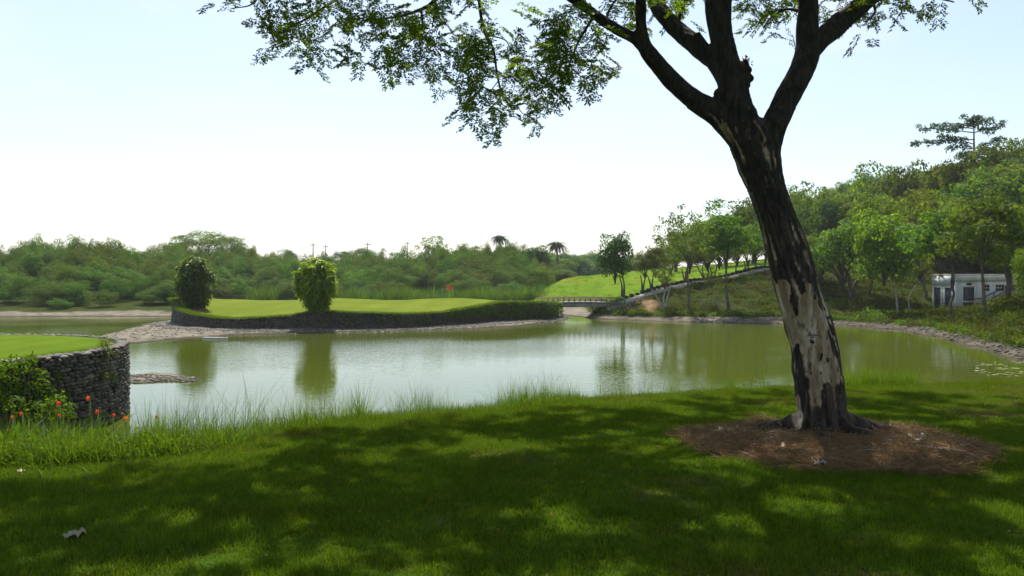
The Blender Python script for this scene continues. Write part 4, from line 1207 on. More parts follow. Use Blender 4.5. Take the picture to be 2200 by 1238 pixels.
def variant(kind):
    """build (crown mesh data, limb mesh data) for radius 1, height 2"""
    if kind == "round": bl = blobs_round(34, 1, 1, .31); per, lf = 1500, .092
    elif kind == "airy": bl = [(x, y, z + .25 * (1 - x * x - y * y), r * .62) for x, y, z, r in blobs_round(42, 1.15, .95, .31)]; per, lf = 1250, .085
    elif kind == "spread": bl = [(x, y, .7 + (z - 1) * .55 + .5 * (1 - (x * x + y * y)), r) for x, y, z, r in blobs_round(38, 1.15, 1, .29)]; per, lf = 1500, .088
    elif kind == "scrub": bl = blobs_round(44, 1, 1, .27); per, lf = 2300, .055
    elif kind == "umbrella": bl = [(x * 1.1, y * 1.1, 1.0 + .8 * (1 - (x * x + y * y)) + RNG.uniform(-.5, .12), r * .8) for x, y, z, r in blobs_round(85, 1.1, 1, .24)]; per, lf = 2600, .05
    V, Fq, rn = crown_mesh(bl, per, lf)
    co = mesh("crown", V, Fq, None, attrs=dict(rnd=rn), link=False)
    V, Fq = limbs_to(bl, 16 if kind == "airy" else 11, .026)
    lo = mesh("branches", V, Fq, m_limb, smooth=True, link=False)
    return co.data, lo.data
for kd, cnt in (("round", 3), ("airy", 3), ("spread", 3), ("scrub", 5), ("umbrella", 2)):
    VAR[kd] = [variant(kd) for _ in range(cnt)]
_mc = {}
def crown_data(kind, k, mat):
    key = (kind, k % len(VAR[kind]), mat)
    if key not in _mc:
        me = VAR[kind][key[1]][0].copy(); me.materials.append(m_lf[mat]); _mc[key] = me
    return _mc[key]

def tree(name, label, base, ctr_u, top_y, bot_y, hw, kind, mat, k=0, stems=None, wpx=7, bark=None, group=None, thin=1.0):
    """base: ground point; crown given by photo rows at the base's distance"""
    d = base[1]; s = d / F
    T = empty(name, tuple(base)); tag(T, label, "tree", group)
    ctop, cbot = P(ctr_u, top_y, d), P(ctr_u, bot_y, d)
    hgt = ctop[2] - cbot[2]; rx = hw * s
    loc = np.array([ctop[0], d, cbot[2]]) - base
    rz = RNG.uniform(0, 6.28)
    child("crown", crown_data(kind, k, mat), T, loc, (0, 0, rz), (rx, rx * .9, hgt / 2))
    lb = child("branches", VAR[kind][k % len(VAR[kind])][1], T, loc, (0, 0, rz), (rx, rx * .9, hgt / 2))
    for st in (stems or [None]):
        if st is None:
            ln = RNG.normal(size=2) * .06 * max(loc[2], .5)
            pts = [[0, 0, -.3], [ln[0], ln[1], loc[2] * .35], [loc[0] * .6 - ln[0], -ln[1], loc[2] * .75], [loc[0], 0, loc[2] + hgt * .3]]
        else:
            pts = [P(x, y, d + o) - base for x, y, o in st]
            pts[0] = pts[0] + [0, 0, -.25]
        n = len(pts); rad = np.linspace(wpx, wpx * .45, n) * .5 * s * 1.0
        rad[0] *= 1.25
        sp = spline(np.concatenate([np.array(pts), rad[:, None]], 1), 5)
        mesh("trunk", *tube(sp[:, :3], sp[:, 3], 8, jit=.06), bark or m_brown, T, smooth=True)
    return T

g = lambda u, y, lo, hi: ground_at(u, y, lo, hi)
rowg = "small trees lining the hill path"
hillg = "trees on the wooded slope"
tree("leafy_tree", "dense dark green tree standing alone at the hill foot by the bridge", g(1338, 637, 66, 78), 1322, 484, 612, 46, "round", "dark", 0,
     [[(1336, 637, 0), (1336, 615, 0), (1330, 590, 0)], [(1340, 637, 0.1), (1341, 612, .1), (1334, 580, .1)]], 5)
rows_ = [
    ("olive crowned tree nearest the dense dark tree on the path", 1380, 625, 1386, 528, 600, 38, "olive", [[(1380, 625, 0), (1379, 610, 0), (1376, 590, 0)], [(1381, 625, 0), (1384, 606, 0), (1390, 588, 0)]]),
    ("brownish multi stemmed tree by the path, second from the dense tree", 1399, 623, 1408, 522, 598, 40, "olive", [[(1399, 624, 0), (1396, 606, 0), (1389, 590, 0)], [(1400, 624, 0), (1402, 604, 0), (1404, 588, 0)]]),
    ("path tree with two bowed stems before the open fairway", 1436, 617, 1442, 510, 594, 44, "mid", [[(1436, 619, 0), (1431, 600, 0), (1424, 585, 0)], [(1437, 619, 0), (1434, 602, 0), (1440, 582, 0)]]),
    ("path tree whose stems lean away to the left, mid row", 1474, 612, 1482, 512, 590, 44, "olive", [[(1473, 612, 0), (1468, 595, 0), (1465, 580, 0)], [(1476, 612, 0), (1473, 592, 0), (1478, 575, 0)]]),
    ("wide V stemmed pruned tree beside the path", 1517, 603, 1520, 502, 584, 46, "olive", [[(1517, 604, 0), (1506, 588, 0), (1497, 572, 0)], [(1518, 604, 0), (1510, 588, 0), (1509, 570, 0)], [(1519, 604, 0), (1522, 586, 0), (1520, 566, 0)]]),
    ("Y stemmed tree just right of the wide V stemmed one", 1533, 600, 1546, 498, 580, 42, "mid", [[(1532, 600, 0), (1528, 584, 0), (1523, 568, 0)], [(1533, 600, 0), (1538, 582, 0), (1544, 564, 0)]]),
    ("straight stemmed path tree below the tall airy crowns", 1580, 592, 1584, 488, 574, 40, "olive", None),
    ("path tree with slim twin stems, third from the big trunk", 1604, 588, 1606, 480, 572, 38, "mid", [[(1604, 588, 0), (1601, 575, 0), (1598, 562, 0)], [(1605, 588, 0), (1608, 574, 0), (1611, 560, 0)]]),
    ("path tree second from the big peeling trunk", 1622, 586, 1624, 474, 568, 38, "mid", None),
    ("path tree half hidden by the big peeling trunk", 1640, 582, 1646, 468, 566, 40, "mid", None),
]
for q, (lb, u, yb, cu, ty, by_, hw, mt, st) in enumerate(rows_):
    dd = float(np.interp(u, path_u, path_d)) + 1.9
    bs = np.array([(u - 1100) / F * dd, dd, h1((u - 1100) / F * dd, dd)])
    ys = HORIZON + (EYE - bs[2]) * F / dd
    if st: st = [[(x, y + (ys - yb) * (1 if r == 0 else .5), o) for r, (x, y, o) in enumerate(sg)] for sg in st]
    tree("path_tree", lb, bs, cu, ty, by_, hw, ["airy", "spread"][q % 2], mt, q, st, 4.2, m_brown, rowg)
tree("slope_tree", "pale V trunked small tree below the path near the bridge", g(1425, 664, 62, 69), 1428, 562, 622, 30, "airy", "olive", 1,
     [[(1425, 664, 0), (1412, 640, 0), (1400, 622, 0)], [(1426, 664, 0), (1426, 640, 0), (1432, 612, 0)], [(1427, 664, 0), (1436, 632, 0), (1440, 612, 0)]], 4.5, m_pale, hillg)
tree("slope_tree", "tall straight dark trunked tree rising from the slope left of the big trunk", g(1480, 672, 60, 67), 1482, 470, 580, 64, "airy", "mid", 2, [[(1480, 672, 0), (1480, 630, 0), (1477, 590, 0), (1479, 540, 0)]], 7, m_brown, hillg)
tree("slope_tree", "leaning dark trunked tree with high crown next to the big peeling trunk", g(1566, 664, 60, 70), 1562, 446, 578, 72, "spread", "mid", 1, [[(1566, 664, 0), (1561, 625, 0), (1560, 580, 0), (1566, 530, 0)]], 7, m_brown, hillg)
tree("slope_tree", "short pale thin tree on the weedy slope left of the big trunk", g(1537, 656, 61, 70), 1530, 575, 622, 26, "airy", "olive", 0, [[(1537, 656, 0), (1536, 640, 0), (1530, 612, 0)]], 3.5, m_pale, hillg)
def bg(u, d): return np.array([(u - 1100) / F * d, d, h1((u - 1100) / F * d, d)])
for lb, u, d, ty, by_, hw, kd, mt, k in [
    ("thin airy crowned tree on the skyline left of the big trunk", 1452, 96, 440, 560, 52, "airy", "mid", 0),
    ("broad airy skyline tree just left of the big trunk", 1545, 99, 418, 552, 72, "airy", "mid", 1),
    ("skyline tree peeping out directly behind the big trunk", 1618, 97, 408, 548, 66, "spread", "mid", 2),
    ("grey green airy tree on the skyline right of the big trunk", 1735, 94, 386, 560, 74, "airy", "mid", 2),
    ("rounded skyline tree above the forked shrubby tree", 1806, 96, 374, 545, 76, "spread", "mid", 0),
    ("pale topped tree where the wooded skyline steps up", 1875, 98, 336, 520, 70, "airy", "bright", 1),
    ("full crowned green tree left below the layered tree", 1955, 94, 340, 520, 76, "round", "mid", 1),
    ("yellowing tree below the layered tree", 2030, 90, 328, 520, 74, "spread", "yellow", 1),
    ("broad green tree under the right of the layered tree", 2135, 88, 300, 470, 76, "round", "mid", 2),
    ("tall green tree at the right edge of the skyline", 2205, 90, 272, 450, 66, "round", "mid", 0),
]:
    tree("skyline_tree", lb, bg(u, d), u, ty, by_, hw, kd, mt, k, None, 9, m_brown, "trees on the hill skyline")
tree("slope_tree", "stout short trunked tree with wide low crown right of the big trunk", g(1830, 648, 62, 80), 1812, 455, 622, 92, "spread", "mid", 2,
     [[(1832, 650, 0), (1827, 622, 0), (1822, 590, 0), (1800, 560, 0)], [(1830, 640, 0), (1838, 610, 0), (1858, 585, 0)]], 11, m_brown, hillg)
tree("slope_tree", "forked shrubby tree just right of the big peeling trunk", g(1762, 612, 66, 84), 1768, 470, 592, 66, "spread", "mid", 0,
     [[(1760, 612, 0), (1757, 590, 0), (1750, 560, 0)], [(1762, 612, 0), (1768, 588, 0), (1780, 562, 0)], [(1761, 612, 0), (1762, 585, 0), (1763, 560, 0)]], 5, m_brown, hillg)
tree("slope_tree", "thin pale trunked tree slanting on the shaded slope", g(1928, 677, 54, 68), 1900, 440, 616, 90, "round", "bright", 1, [[(1930, 677, 0), (1926, 640, 0), (1923, 600, 0), (1910, 550, 0)]], 5, m_pale, hillg)
tree("slope_tree", "very slender tree bending right, left of the pump house", g(1958, 674, 54, 68), 1978, 520, 606, 48, "airy", "yellow", 2, [[(1959, 674, 0), (1952, 648, 0), (1962, 622, 0), (1990, 590, 0)]], 3.5, m_pale, hillg)
tree("slope_tree", "crooked brown trunked tree in front of the pump house windows", g(2041, 686, 46, 60), 2020, 430, 590, 86, "spread", "mid", 1,
     [[(2041, 688, 0), (2042, 655, 0), (2049, 632, 0), (2044, 606, 0), (2047, 575, 0), (2030, 540, 0)], [(2046, 615, 0), (2048, 590, 0), (2042, 560, 0)]], 7, m_brown, hillg)
tree("slope_tree", "tall straight dark trunked tree in front of the pump house wall", g(2117, 686, 42, 58), 2112, 410, 584, 96, "round", "mid", 2, [[(2118, 688, 0), (2114, 640, 0), (2110, 580, 0), (2106, 520, 0)]], 9, m_brown, hillg)
tree("slope_tree", "thick forking trunk tree at the right end of the pump house", g(2167, 652, 42, 60), 2168, 420, 604, 84, "round", "mid", 0,
     [[(2167, 654, 0), (2166, 625, 0), (2164, 600, 0), (2150, 560, 0)], [(2166, 625, 0), (2172, 590, 0), (2175, 550, 0)]], 9, m_brown, hillg)
tree("slope_tree", "near tree with bright leaves cut by the right edge", g(2236, 690, 34, 48), 2216, 505, 652, 44, "round", "bright", 1, None, 8, m_brown, hillg)
tree("slope_tree", "yellow green tree between the layered tree and the pump house", g(1990, 640, 66, 80), 1985, 395, 606, 86, "airy", "yellow", 1, None, 7, m_brown, hillg)
tree("slope_tree", "bright leaved tree behind the stout short trunked one", g(1868, 640, 66, 84), 1878, 415, 606, 80, "round", "bright", 2, None, 7, m_brown, hillg)

# the layered tree standing out on the skyline
bl_ = bg(2088, 92)
LT = empty("layered_tree", tuple(bl_)); tag(LT, "tall tree with tiered horizontal branches standing above the right skyline", "tree", "trees on the hill skyline")
tiers = [((2092, 300), (1958, 308), 10), ((2090, 285), (1968, 274), 8), ((2090, 276), (2004, 271), 10), ((2091, 272), (2032, 265), 10), ((2092, 268), (2072, 256), 14), ((2092, 268), (2100, 252), 16), ((2094, 272), (2125, 260), 15),
         ((2094, 285), (2160, 268), 13), ((2092, 310), (2020, 292), 12), ((2092, 320), (2040, 318), 14), ((2094, 320), (2150, 300), 15), ((2092, 335), (2060, 335), 16), ((2094, 330), (2130, 325), 15), ((2092, 350), (2070, 352), 14)]
bls, tb = [], []
for (x0_, y0_), (x1_, y1_), r_ in tiers:
    dp = 92 + RNG.uniform(-1.6, 1.6)
    A_, B_ = P(x0_, y0_, 92), P(x1_, y1_, dp)
    tb.append(tube([A_ - bl_, (A_ + B_) / 2 - bl_ + [0, 0, .1], B_ - bl_], np.array([.07, .05, .02]), 5))
    for t in np.linspace(.3, 1, max(3, int(abs(x1_ - x0_) / 12))):
        c = A_ + (B_ - A_) * t - bl_
        bls.append((*(c + RNG.normal(size=3) * .12), r_ * .045 * RNG.uniform(.7, 1.1)))
V, Fq, rn = crown_mesh(bls, 300, .26)
mesh("crown", V, Fq, m_lf["dark"], LT, attrs=dict(rnd=rn))
V, Fq = join(tb); mesh("branches", V, Fq, m_brown, LT)
mesh("trunk", *tube([[0, 0, -.3], P(2096, 420, 92) - bl_, P(2093, 340, 92) - bl_, P(2092, 258, 92) - bl_], np.array([.28, .2, .14, .05]), 8), m_brown, LT, smooth=True)

# woodland filling the hill behind
def src_tree(kind, k, mat):
    """one crown with its limbs and stem, as a source for a mass of trees"""
    cd = crown_data(kind, k, mat)
    o = bpy.data.objects.new("kind", cd)
    return o
wsrc = [src_tree("round", 0, "mid"), src_tree("round", 1, "bright"), src_tree("spread", 0, "mid"), src_tree("spread", 1, "yellow"), src_tree("airy", 0, "mid"), src_tree("round", 2, "dark")]
sky_u = [1340, 1400, 1500, 1640, 1720, 1800, 1870, 1960, 2040, 2120, 2200, 2500, 3200]; sky_y = [560, 520, 462, 420, 398, 386, 350, 352, 338, 312, 290, 256, 240]
pos, scl, idx = [], [], []
for _ in range(420):
    u = RNG.uniform(1400, 2620); t = RNG.uniform(0, 1)
    lo = np.interp(u, [1400, 1640, 1700, 1800, 2000, 2620], [104, 103, 92, 84, 80, 52])
    d = lo + t * 42
    if 1690 < u < 1800 and d < 92: continue
    x = (u - 1100) / F * d; zg = h1(x, d)
    ytop = np.interp(u, sky_u, sky_y) + (1 - t) * RNG.uniform(20, 120) + RNG.uniform(2, 16)
    zt = EYE + (HORIZON - ytop) * d / F
    hh = zt - zg
    if hh < 2.2: continue
    hh = min(hh, 13.0)
    r = hh * RNG.uniform(.34, .45); r = min(r, 3.6)
    cb = zt - min(hh * .8, 6.0)
    pos.append((x, d, cb)); scl.append((r, r, (zt - cb) / 2)); idx.append(RNG.choice(6, p=[.27, .2, .2, .08, .13, .12]))
o = scatter("woodland", pos, RNG.uniform(0, 6.28, len(pos)), scl, idx, wsrc)
tag(o, "mass of green trees covering the hill on the right", kind="stuff")

# ---------------------------------------------------------------- thicket along the far shore
line_u = [-500, -200, 0, 60, 120, 250, 310, 380, 470, 560, 600, 650, 720, 800, 880, 960, 1030, 1100, 1150, 1180, 1215, 1230]
line_y = [500, 512, 528, 513, 508, 514, 526, 522, 516, 526, 532, 537, 541, 532, 527, 516, 514, 518, 535, 552, 580, 600]
ssrc = [src_tree("scrub", k, "scrub") for k in range(5)] + [src_tree("scrub", 0, "olive"), src_tree("scrub", 1, "mid"), src_tree("airy", 0, "olive")]
pos, scl, idx = [], [], []
tries = 0
while len(pos) < 640 and tries < 6000:
    tries += 1
    u = RNG.uniform(-620, 1225); t = RNG.uniform(0, 1) ** .85
    d0 = np.interp(u, [-620, 370, 420, 1225], [71.5, 72.5, 95, 101])
    d = d0 + t * 34
    if u > 1120 and d < 108: continue
    x = (u - 1100) / F * d; zg = h1(x, d)
    fy_ = HORIZON + (EYE - zg) * F / d
    ytop = (fy_ - 34) + (np.interp(u, line_u, line_y) - fy_ + 34) * t ** .75 + RNG.uniform(-2, 26) * (1 - .4 * t)
    zt = EYE + (HORIZON - ytop) * d / F
    hh = max(zt - zg, 1.0)
    r = min(RNG.uniform(1.4, 2.6), hh * .9 + .3)
    pos.append((x, d, zg - .1 * hh)); scl.append((r, r, hh * .62)); idx.append(RNG.choice(8, p=[.16, .16, .16, .15, .15, .1, .07, .05]))
o = scatter("thicket", pos, RNG.uniform(0, 6.28, len(pos)), scl, idx, ssrc)
tag(o, "dense olive green thicket of scrub trees along the far shore", kind="stuff")
# blue green wood far beyond
fsrc = [src_tree("round", 0, "dark"), src_tree("round", 1, "mid"), src_tree("scrub", 2, "mid")]
pos, scl, idx = [], [], []
for _ in range(420):
    u = RNG.uniform(-700, 1420); d = RNG.uniform(165, 270)
    if u > 1330 and d < 190: continue
    x = (u - 1100) / F * d; zg = h1(x, d)
    yt = np.interp(u, [-700, 300, 420, 600, 760, 1000, 1150, 1250, 1300, 1420], [535, 545, 540, 548, 550, 540, 532, 530, 536, 540]) + RNG.uniform(0, 24) + (270 - d) * .05
    zt = EYE + (HORIZON - yt) * d / F; hh = zt - zg; r = RNG.uniform(3.2, 5.5)
    pos.append((x, d, zg)); scl.append((r, r, hh / 2)); idx.append(RNG.choice(3))
o = scatter("far_wood", pos, RNG.uniform(0, 6.28, len(pos)), scl, idx, fsrc)
tag(o, "hazy blue green wood in the far distance", kind="stuff")

far_t = "distant trees above the thicket"
for lb, u, d, ty, by_, hw, kd, mt, k in [
    ("wide flat topped umbrella tree rising behind the left thicket", 448, 128, 494, 572, 92, "umbrella", "mid", 0),
    ("smaller umbrella tree left of the wide flat topped one", 372, 122, 516, 566, 42, "umbrella", "mid", 1),
    ("tall leafy tree breaking the middle skyline", 930, 135, 502, 580, 42, "airy", "mid", 1),
    ("very dark round tree beside the palm", 1152, 128, 526, 588, 36, "round", "dark", 2),
    ("hazy flat crowned tree right of the utility poles", 735, 200, 538, 575, 30, "umbrella", "dark", 1),
    ("hazy wide crowned tree left of the dark utility pole", 778, 195, 532, 570, 38, "umbrella", "dark", 0),
    ("small hazy round tree left of the utility poles", 622, 205, 533, 572, 18, "round", "dark", 1),
    ("bushy tree on the skyline right of the tall leafy one", 1010, 130, 518, 590, 44, "round", "mid", 0),
    ("dark crowned tree below the left palm", 1085, 132, 520, 590, 36, "round", "dark", 0),
]:
    tree("distant_tree", lb, bg(u, d), u, ty, by_, hw, kd, mt, k, None, 6, m_brown, far_t)

# palms
m_frond = leafmat("palm_frond", (.015, .04, .014), (.05, .085, .03), .3, (1.3, 1.4, .5))
def palm(label, u, ytop, d, r):
    b_ = bg(u, d); T = empty("palm_tree", tuple(b_)); tag(T, label, "palm", "distant palms")
    top = P(u, ytop, d) - b_ - np.array([0, 0, r * .45])
    mesh("trunk", *tube([[0, 0, -.2], [.2, 0, top[2] * .5], top], np.array([.28, .2, .17]), 7), m_brown, T, smooth=True)
    fr = None
    C, Dd, Sd = [], [], []
    for t in np.linspace(.08, 1, 20):
        px_, pz_ = t * .95, .45 * t - .85 * t * t
        for sg in (-1, 1):
            for _ in range(2):
                C.append([px_, 0, pz_]); Dd.append([.45, sg * .9, -.45]); Sd.append([1, 0, -.4 - t])
    V, Fq, rn = leaves(np.array(C), np.array(Dd), .42, .07, .05, .1, side=unit(np.array(Sd)))
    for q in range(16):
        a_ = q * 2.399; tl = -.5 + .95 * (q / 15.)
        if fr is None:
            fr = mesh("frond", V, Fq, m_frond, T, attrs=dict(rnd=rn)); ob = fr
        else:
            ob = child("frond", fr.data, T)
        ob.location = top; ob.rotation_euler = (0, -tl, a_); ob.scale = (r, r, r)
palm("coconut palm standing clear of the trees left of the fairway hill", 1196, 514, 150, 2.0)
palm("palm top showing above the middle skyline", 1074, 501, 165, 1.9)

# ---------------------------------------------------------------- broad leaved bushes on the island
m_bush1 = leafmat("bush_leaf_lime", (.075, .145, .006), (.23, .32, .012), .5, (2.0, 1.8, .35), rough=.42, spec=.16, objvar=.3)
m_bush2 = leafmat("bush_leaf_deep", (.030, .072, .008), (.105, .165, .016), .5, (2.0, 1.9, .4), rough=.4, spec=.16, objvar=.3)
def bush(label, u, v, y_top, y_bot, hw, mat, nleaf):
    b_ = island_pt(u, v); d = b_[1]; s = d / F
    T = empty("island_bush", tuple(b_)); tag(T, label, "bush", "broad leaved bushes on the island green")
    zt = P(u, y_top, d)[2] - b_[2]; rx = hw * s
    # leaf shape: long pointed blade with a midrib fold
    n_ = 7; Lp = []
    for q in range(n_):
        t = q / (n_ - 1); w_ = .15 * math.sin(math.pi * min(t * .93 + .07, 1)) ** .8; zz = -.5 * t * t
        Lp += [[t, -w_, zz + .05], [t, 0, zz], [t, w_, zz + .05]]
    Fl = [[3 * a_ + c_, 3 * a_ + 3 + c_, 3 * a_ + 4 + c_, 3 * a_ + 1 + c_] for a_ in range(n_ - 1) for c_ in range(2)]
    Lp = np.array(Lp); Fl = np.array(Fl)
    libs = [mesh("leaf", Lp, Fl, mat, attrs=dict(rnd=np.full(len(Lp), q)), link=False, smooth=True).data for q in (.1, .35, .6, .85, 1.0)]
    rest, R = [], []
    made = 0
    # whorls of leaves on many upright stems
    stems, heads = [], []
    for q in range(120):
        a_ = q * 2.399 + RNG.uniform(-.3, .3); hz = .1 + .9 * ((q + .5) / 120)
        wr = float(np.interp(hz, [0, .12, .3, .5, .7, .85, .94, 1], [.15, .32, .72, .95, 1, .84, .55, .12])) * rx * RNG.uniform(0, 1) ** .45 * RNG.uniform(.78, 1.0)
        heads.append((math.cos(a_) * wr, math.sin(a_) * wr, hz * zt * .93))
    for hx, hy, hz in heads:
        sp = spline(np.array([[hx * .12, hy * .12, -.1, .035], [hx * .5, hy * .5, hz * .5, .025], [hx, hy, hz, .012]]), 4)
        stems.append(tube(sp[:, :3], sp[:, 3], 5))
    V, Fq = join(stems); mesh("stems", V, Fq, m_brown, T)["kind"] = "stuff"
    for q in range(nleaf):
        hx, hy, hz = heads[q % len(heads)]
        a_ = RNG.uniform(0, 6.28) if RNG.uniform() < .4 else math.atan2(hy, hx) + RNG.normal() * .8
        tilt = RNG.uniform(-.5, .75); L = RNG.uniform(.28, .46)
        loc = np.array([hx, hy, hz + RNG.uniform(-.55, .12)])
        seen = hy < .25 * rx or hz > .75 * zt
        if seen and made < 150 and L > .34:
            child("leaf", libs[RNG.integers(5)], T, loc, (RNG.uniform(-.5, .5), tilt, a_), (L, L, L)); made += 1
        else:
            M = np.array((Matrix.Rotation(a_, 3, 'Z') @ Matrix.Rotation(tilt, 3, 'Y') @ Matrix.Rotation(RNG.uniform(-.5, .5), 3, 'X'))) * L
            rest.append((Lp @ M.T + loc, Fl)); R.append(np.full(len(Lp), RNG.uniform()))
    V, Fq = join(rest)
    mesh("foliage", V, Fq, mat, T, smooth=True, attrs=dict(rnd=np.concatenate(R)))["kind"] = "stuff"
    # bare soil ring
    m_soil = bpy.data.materials.get("soil_ring") or plain("soil_ring", (.07, .045, .028), (.13, .09, .055), 4, .95)
    a_ = np.linspace(0, 2 * np.pi, 24, endpoint=False)
    V = []
    for r_, hz in ((.02, .10), (.55, .07), (.85, .02), (1.0, -.12)):
        for q in a_: V.append([math.cos(q) * r_ * .95, math.sin(q) * r_ * .75, hz])
    Fq = [[k * 24 + q, k * 24 + (q + 1) % 24, (k + 1) * 24 + (q + 1) % 24, (k + 1) * 24 + q] for k in range(3) for q in range(24)]
    mesh("soil_ring", np.array(V), np.array(Fq)[:, ::-1], m_soil, T, smooth=True)
bush("dark green broad leaved bush at the island's left tip", 418, .32, 544, 650, 43, m_bush2, 3000)
bush("lime green broad leaved bush by the middle of the island wall", 681, .03, 549, 668, 46, m_bush1, 3200)
# ---------------------------------------------------------------- grass on the lawn
def blades(n, size, hmin, hmax, wd, lean, seg=2, curl=.3):
    """tuft of curved grass blades as narrow strips; returns V, F, rnd"""
    x = RNG.uniform(-size, size, n); y = RNG.uniform(-size, size, n)
    h = RNG.uniform(hmin, hmax, n); a = RNG.uniform(0, 2 * np.pi, n); ln = np.abs(RNG.normal(size=n)) * lean
    dx, dy = np.cos(a), np.sin(a); sa = a + np.pi / 2 + RNG.normal(size=n) * .5
    sx_, sy_ = np.cos(sa) * wd / 2, np.sin(sa) * wd / 2
    rows = []
    for q in range(seg + 1):
        t = q / seg
        px_ = x + dx * h * (ln * t + curl * ln * t * t * 1.5); py_ = y + dy * h * (ln * t + curl * ln * t * t * 1.5); pz_ = h * (t - .25 * ln * t * t)
        w_ = 1 - t * .85
        rows += [np.stack([px_ - sx_ * w_, py_ - sy_ * w_, pz_], -1), np.stack([px_ + sx_ * w_, py_ + sy_ * w_, pz_], -1)]
    V = np.stack(rows, 1).reshape(-1, 3); k = 2 * (seg + 1)
    b0 = np.arange(n)[:, None] * k
    Fq = np.concatenate([b0 + np.array([[2 * q, 2 * q + 1, 2 * q + 3, 2 * q + 2]]) for q in range(seg)])
    return V, Fq, np.repeat(RNG.uniform(0, 1, n), k)

m_grass = leafmat("lawn_grass", (.034, .076, .004), (.125, .168, .012), .45, (1.5, 1.55, .3), rough=.7, spec=.03, objvar=.28)
m_worn = leafmat("worn_grass", (.075, .085, .012), (.16, .145, .035), .3, (1.4, 1.3, .4), objvar=.2)
m_reed = leafmat("reed_grass", (.040, .090, .008), (.105, .175, .018), .45, (1.8, 1.6, .4), rough=.55, spec=.06, objvar=.25)
m_weed = leafmat("bank_weed", (.050, .105, .006), (.125, .19, .014), .42, (1.7, 1.5, .4), spec=.06, objvar=.25)
m_straw = leafmat("dry_straw", (.090, .050, .024), (.31, .195, .095), .15, (1.2, 1.1, .8), spec=.1, objvar=.3)
def src(V, Fq, rn, mat): return mesh("kind", V, Fq, mat, attrs=dict(rnd=rn), link=False)
gs = [src(*blades(800, .27, .022, .055, .0062, .8, 1), m_grass) for _ in range(4)] + [src(*blades(560, .27, .018, .042, .006, .9, 1), m_worn) for _ in range(2)] + [src(*blades(800, .24, .045, .10, .0045, .7, 2), m_grass) for _ in range(2)]
gx, gy = np.meshgrid(np.arange(-9, 14.5, .30), np.arange(2.4, 17, .30))
gx = gx.ravel() + RNG.uniform(-.15, .15, gx.size); gy = gy.ravel() + RNG.uniform(-.15, .15, gy.size)
u_ = 1100 + F * gx / gy
keep = (gy < edge_y(gx) + .35) & (u_ > -420) & (u_ < 2620) & (straw_mask(gx, gy) < .45) & (RNG.uniform(size=gx.size) > dirt_mask(gx, gy) * 1.2)
gx, gy = gx[keep], gy[keep]
bm = bare_mask(gx, gy); pk = RNG.integers(0, 4, len(gx))
pk = np.where(RNG.uniform(size=len(gx)) < bm, RNG.integers(4, 6, len(gx)), pk)
lush = (gy > edge_y(gx) - .15) | ((straw_mask(gx * 1.0, gy + .25) > .3) & (gy < STRAW_C[1])) | (RNG.uniform(size=len(gx)) < .06)
pk = np.where(lush, RNG.integers(6, 8, len(gx)), pk)
o = scatter("grass", np.stack([gx, gy, H(gx, gy) - .004], -1), RNG.uniform(0, 6.28, len(gx)), RNG.uniform(.85, 1.2, len(gx)), pk, gs)
tag(o, "short mown grass of the shaded lawn", kind="stuff")

# brown straw and litter round the trunk
def straw_patch(n):
    c = np.stack([RNG.uniform(-.24, .24, n), RNG.uniform(-.24, .24, n), RNG.uniform(-.01, .035, n)], -1)
    return src(*leaves(c, RNG.normal(size=(n, 3)) * [1, 1, .22], RNG.uniform(.05, .16, n), .0045, .05), m_straw)
ss = [straw_patch(330) for _ in range(4)]
n = 620
a_ = RNG.uniform(0, 6.28, n); r_ = np.sqrt(RNG.uniform(0, 1.1, n))
sx_, sy_ = STRAW_C[0] + 1.55 * r_ * np.cos(a_), STRAW_C[1] + 1.46 * r_ * np.sin(a_)
k_ = (straw_mask(sx_, sy_) > RNG.uniform(.05, .5, n)) & (np.hypot(sx_ - TREE_XY[0], sy_ - TREE_XY[1]) > .24)
sx_, sy_ = sx_[k_], sy_[k_]
o = scatter("straw", np.stack([sx_, sy_, H(sx_, sy_) + .01 + RNG.uniform(0, .015, len(sx_))], -1), np.stack([RNG.uniform(-.2, .2, len(sx_)), RNG.uniform(-.2, .2, len(sx_)), RNG.uniform(0, 6.28, len(sx_))], -1), RNG.uniform(.6, 1.2, len(sx_)), RNG.integers(0, 4, len(sx_)), ss)
tag(o, "brown dry straw ring round the foot of the big tree", kind="stuff")

# reeds and tall grass on the bank
rs_ = [src(*blades(26, .10, .35, .75, .010, .28, 4, .6), m_reed) for _ in range(3)] + [src(*blades(20, .14, .6, 1.0, .009, .24, 4, .6), m_reed) for _ in range(2)] + [src(*blades(70, .14, .10, .24, .009, .6, 3, .5), m_reed) for _ in range(2)]
pos, scl, pk = [], [], []
def reed_row(u0, u1, n, t0, t1, kinds, s0, s1):
    for _ in range(n):
        u = RNG.uniform(u0, u1)
        # walk along the view column to the lawn edge
        d = 8.0
        for _q in range(25): d = float(edge_y(np.array([(u - 1100) / F * d]))[0])
        d = d + RNG.uniform(t0, t1); x = (u - 1100) / F * d
        pos.append((x, d, max(h1(x, d), -.25) - .02)); scl.append(RNG.uniform(s0, s1)); pk.append(RNG.choice(kinds))
reed_row(-150, 700, 620, .1, 1.8, [5, 6], .9, 1.8)
reed_row(300, 780, 420, .5, 2.6, [0, 1, 2, 3], .75, 1.15)
reed_row(-150, 340, 260, .5, 2.6, [0, 1, 2, 5, 6], .6, 1.05)
reed_row(850, 965, 60, .5, 1.5, [0, 1, 3, 4], .45, .85)
reed_row(780, 870, 26, .6, 1.8, [0, 1, 2], .35, .6)
reed_row(960, 1070, 34, .4, 1.4, [0, 1, 2], .3, .6)
reed_row(1065, 1225, 120, .5, 1.6, [0, 1, 2, 3], .5, .95)
reed_row(1225, 1700, 130, .4, 1.4, [5, 6, 0], .45, .9)
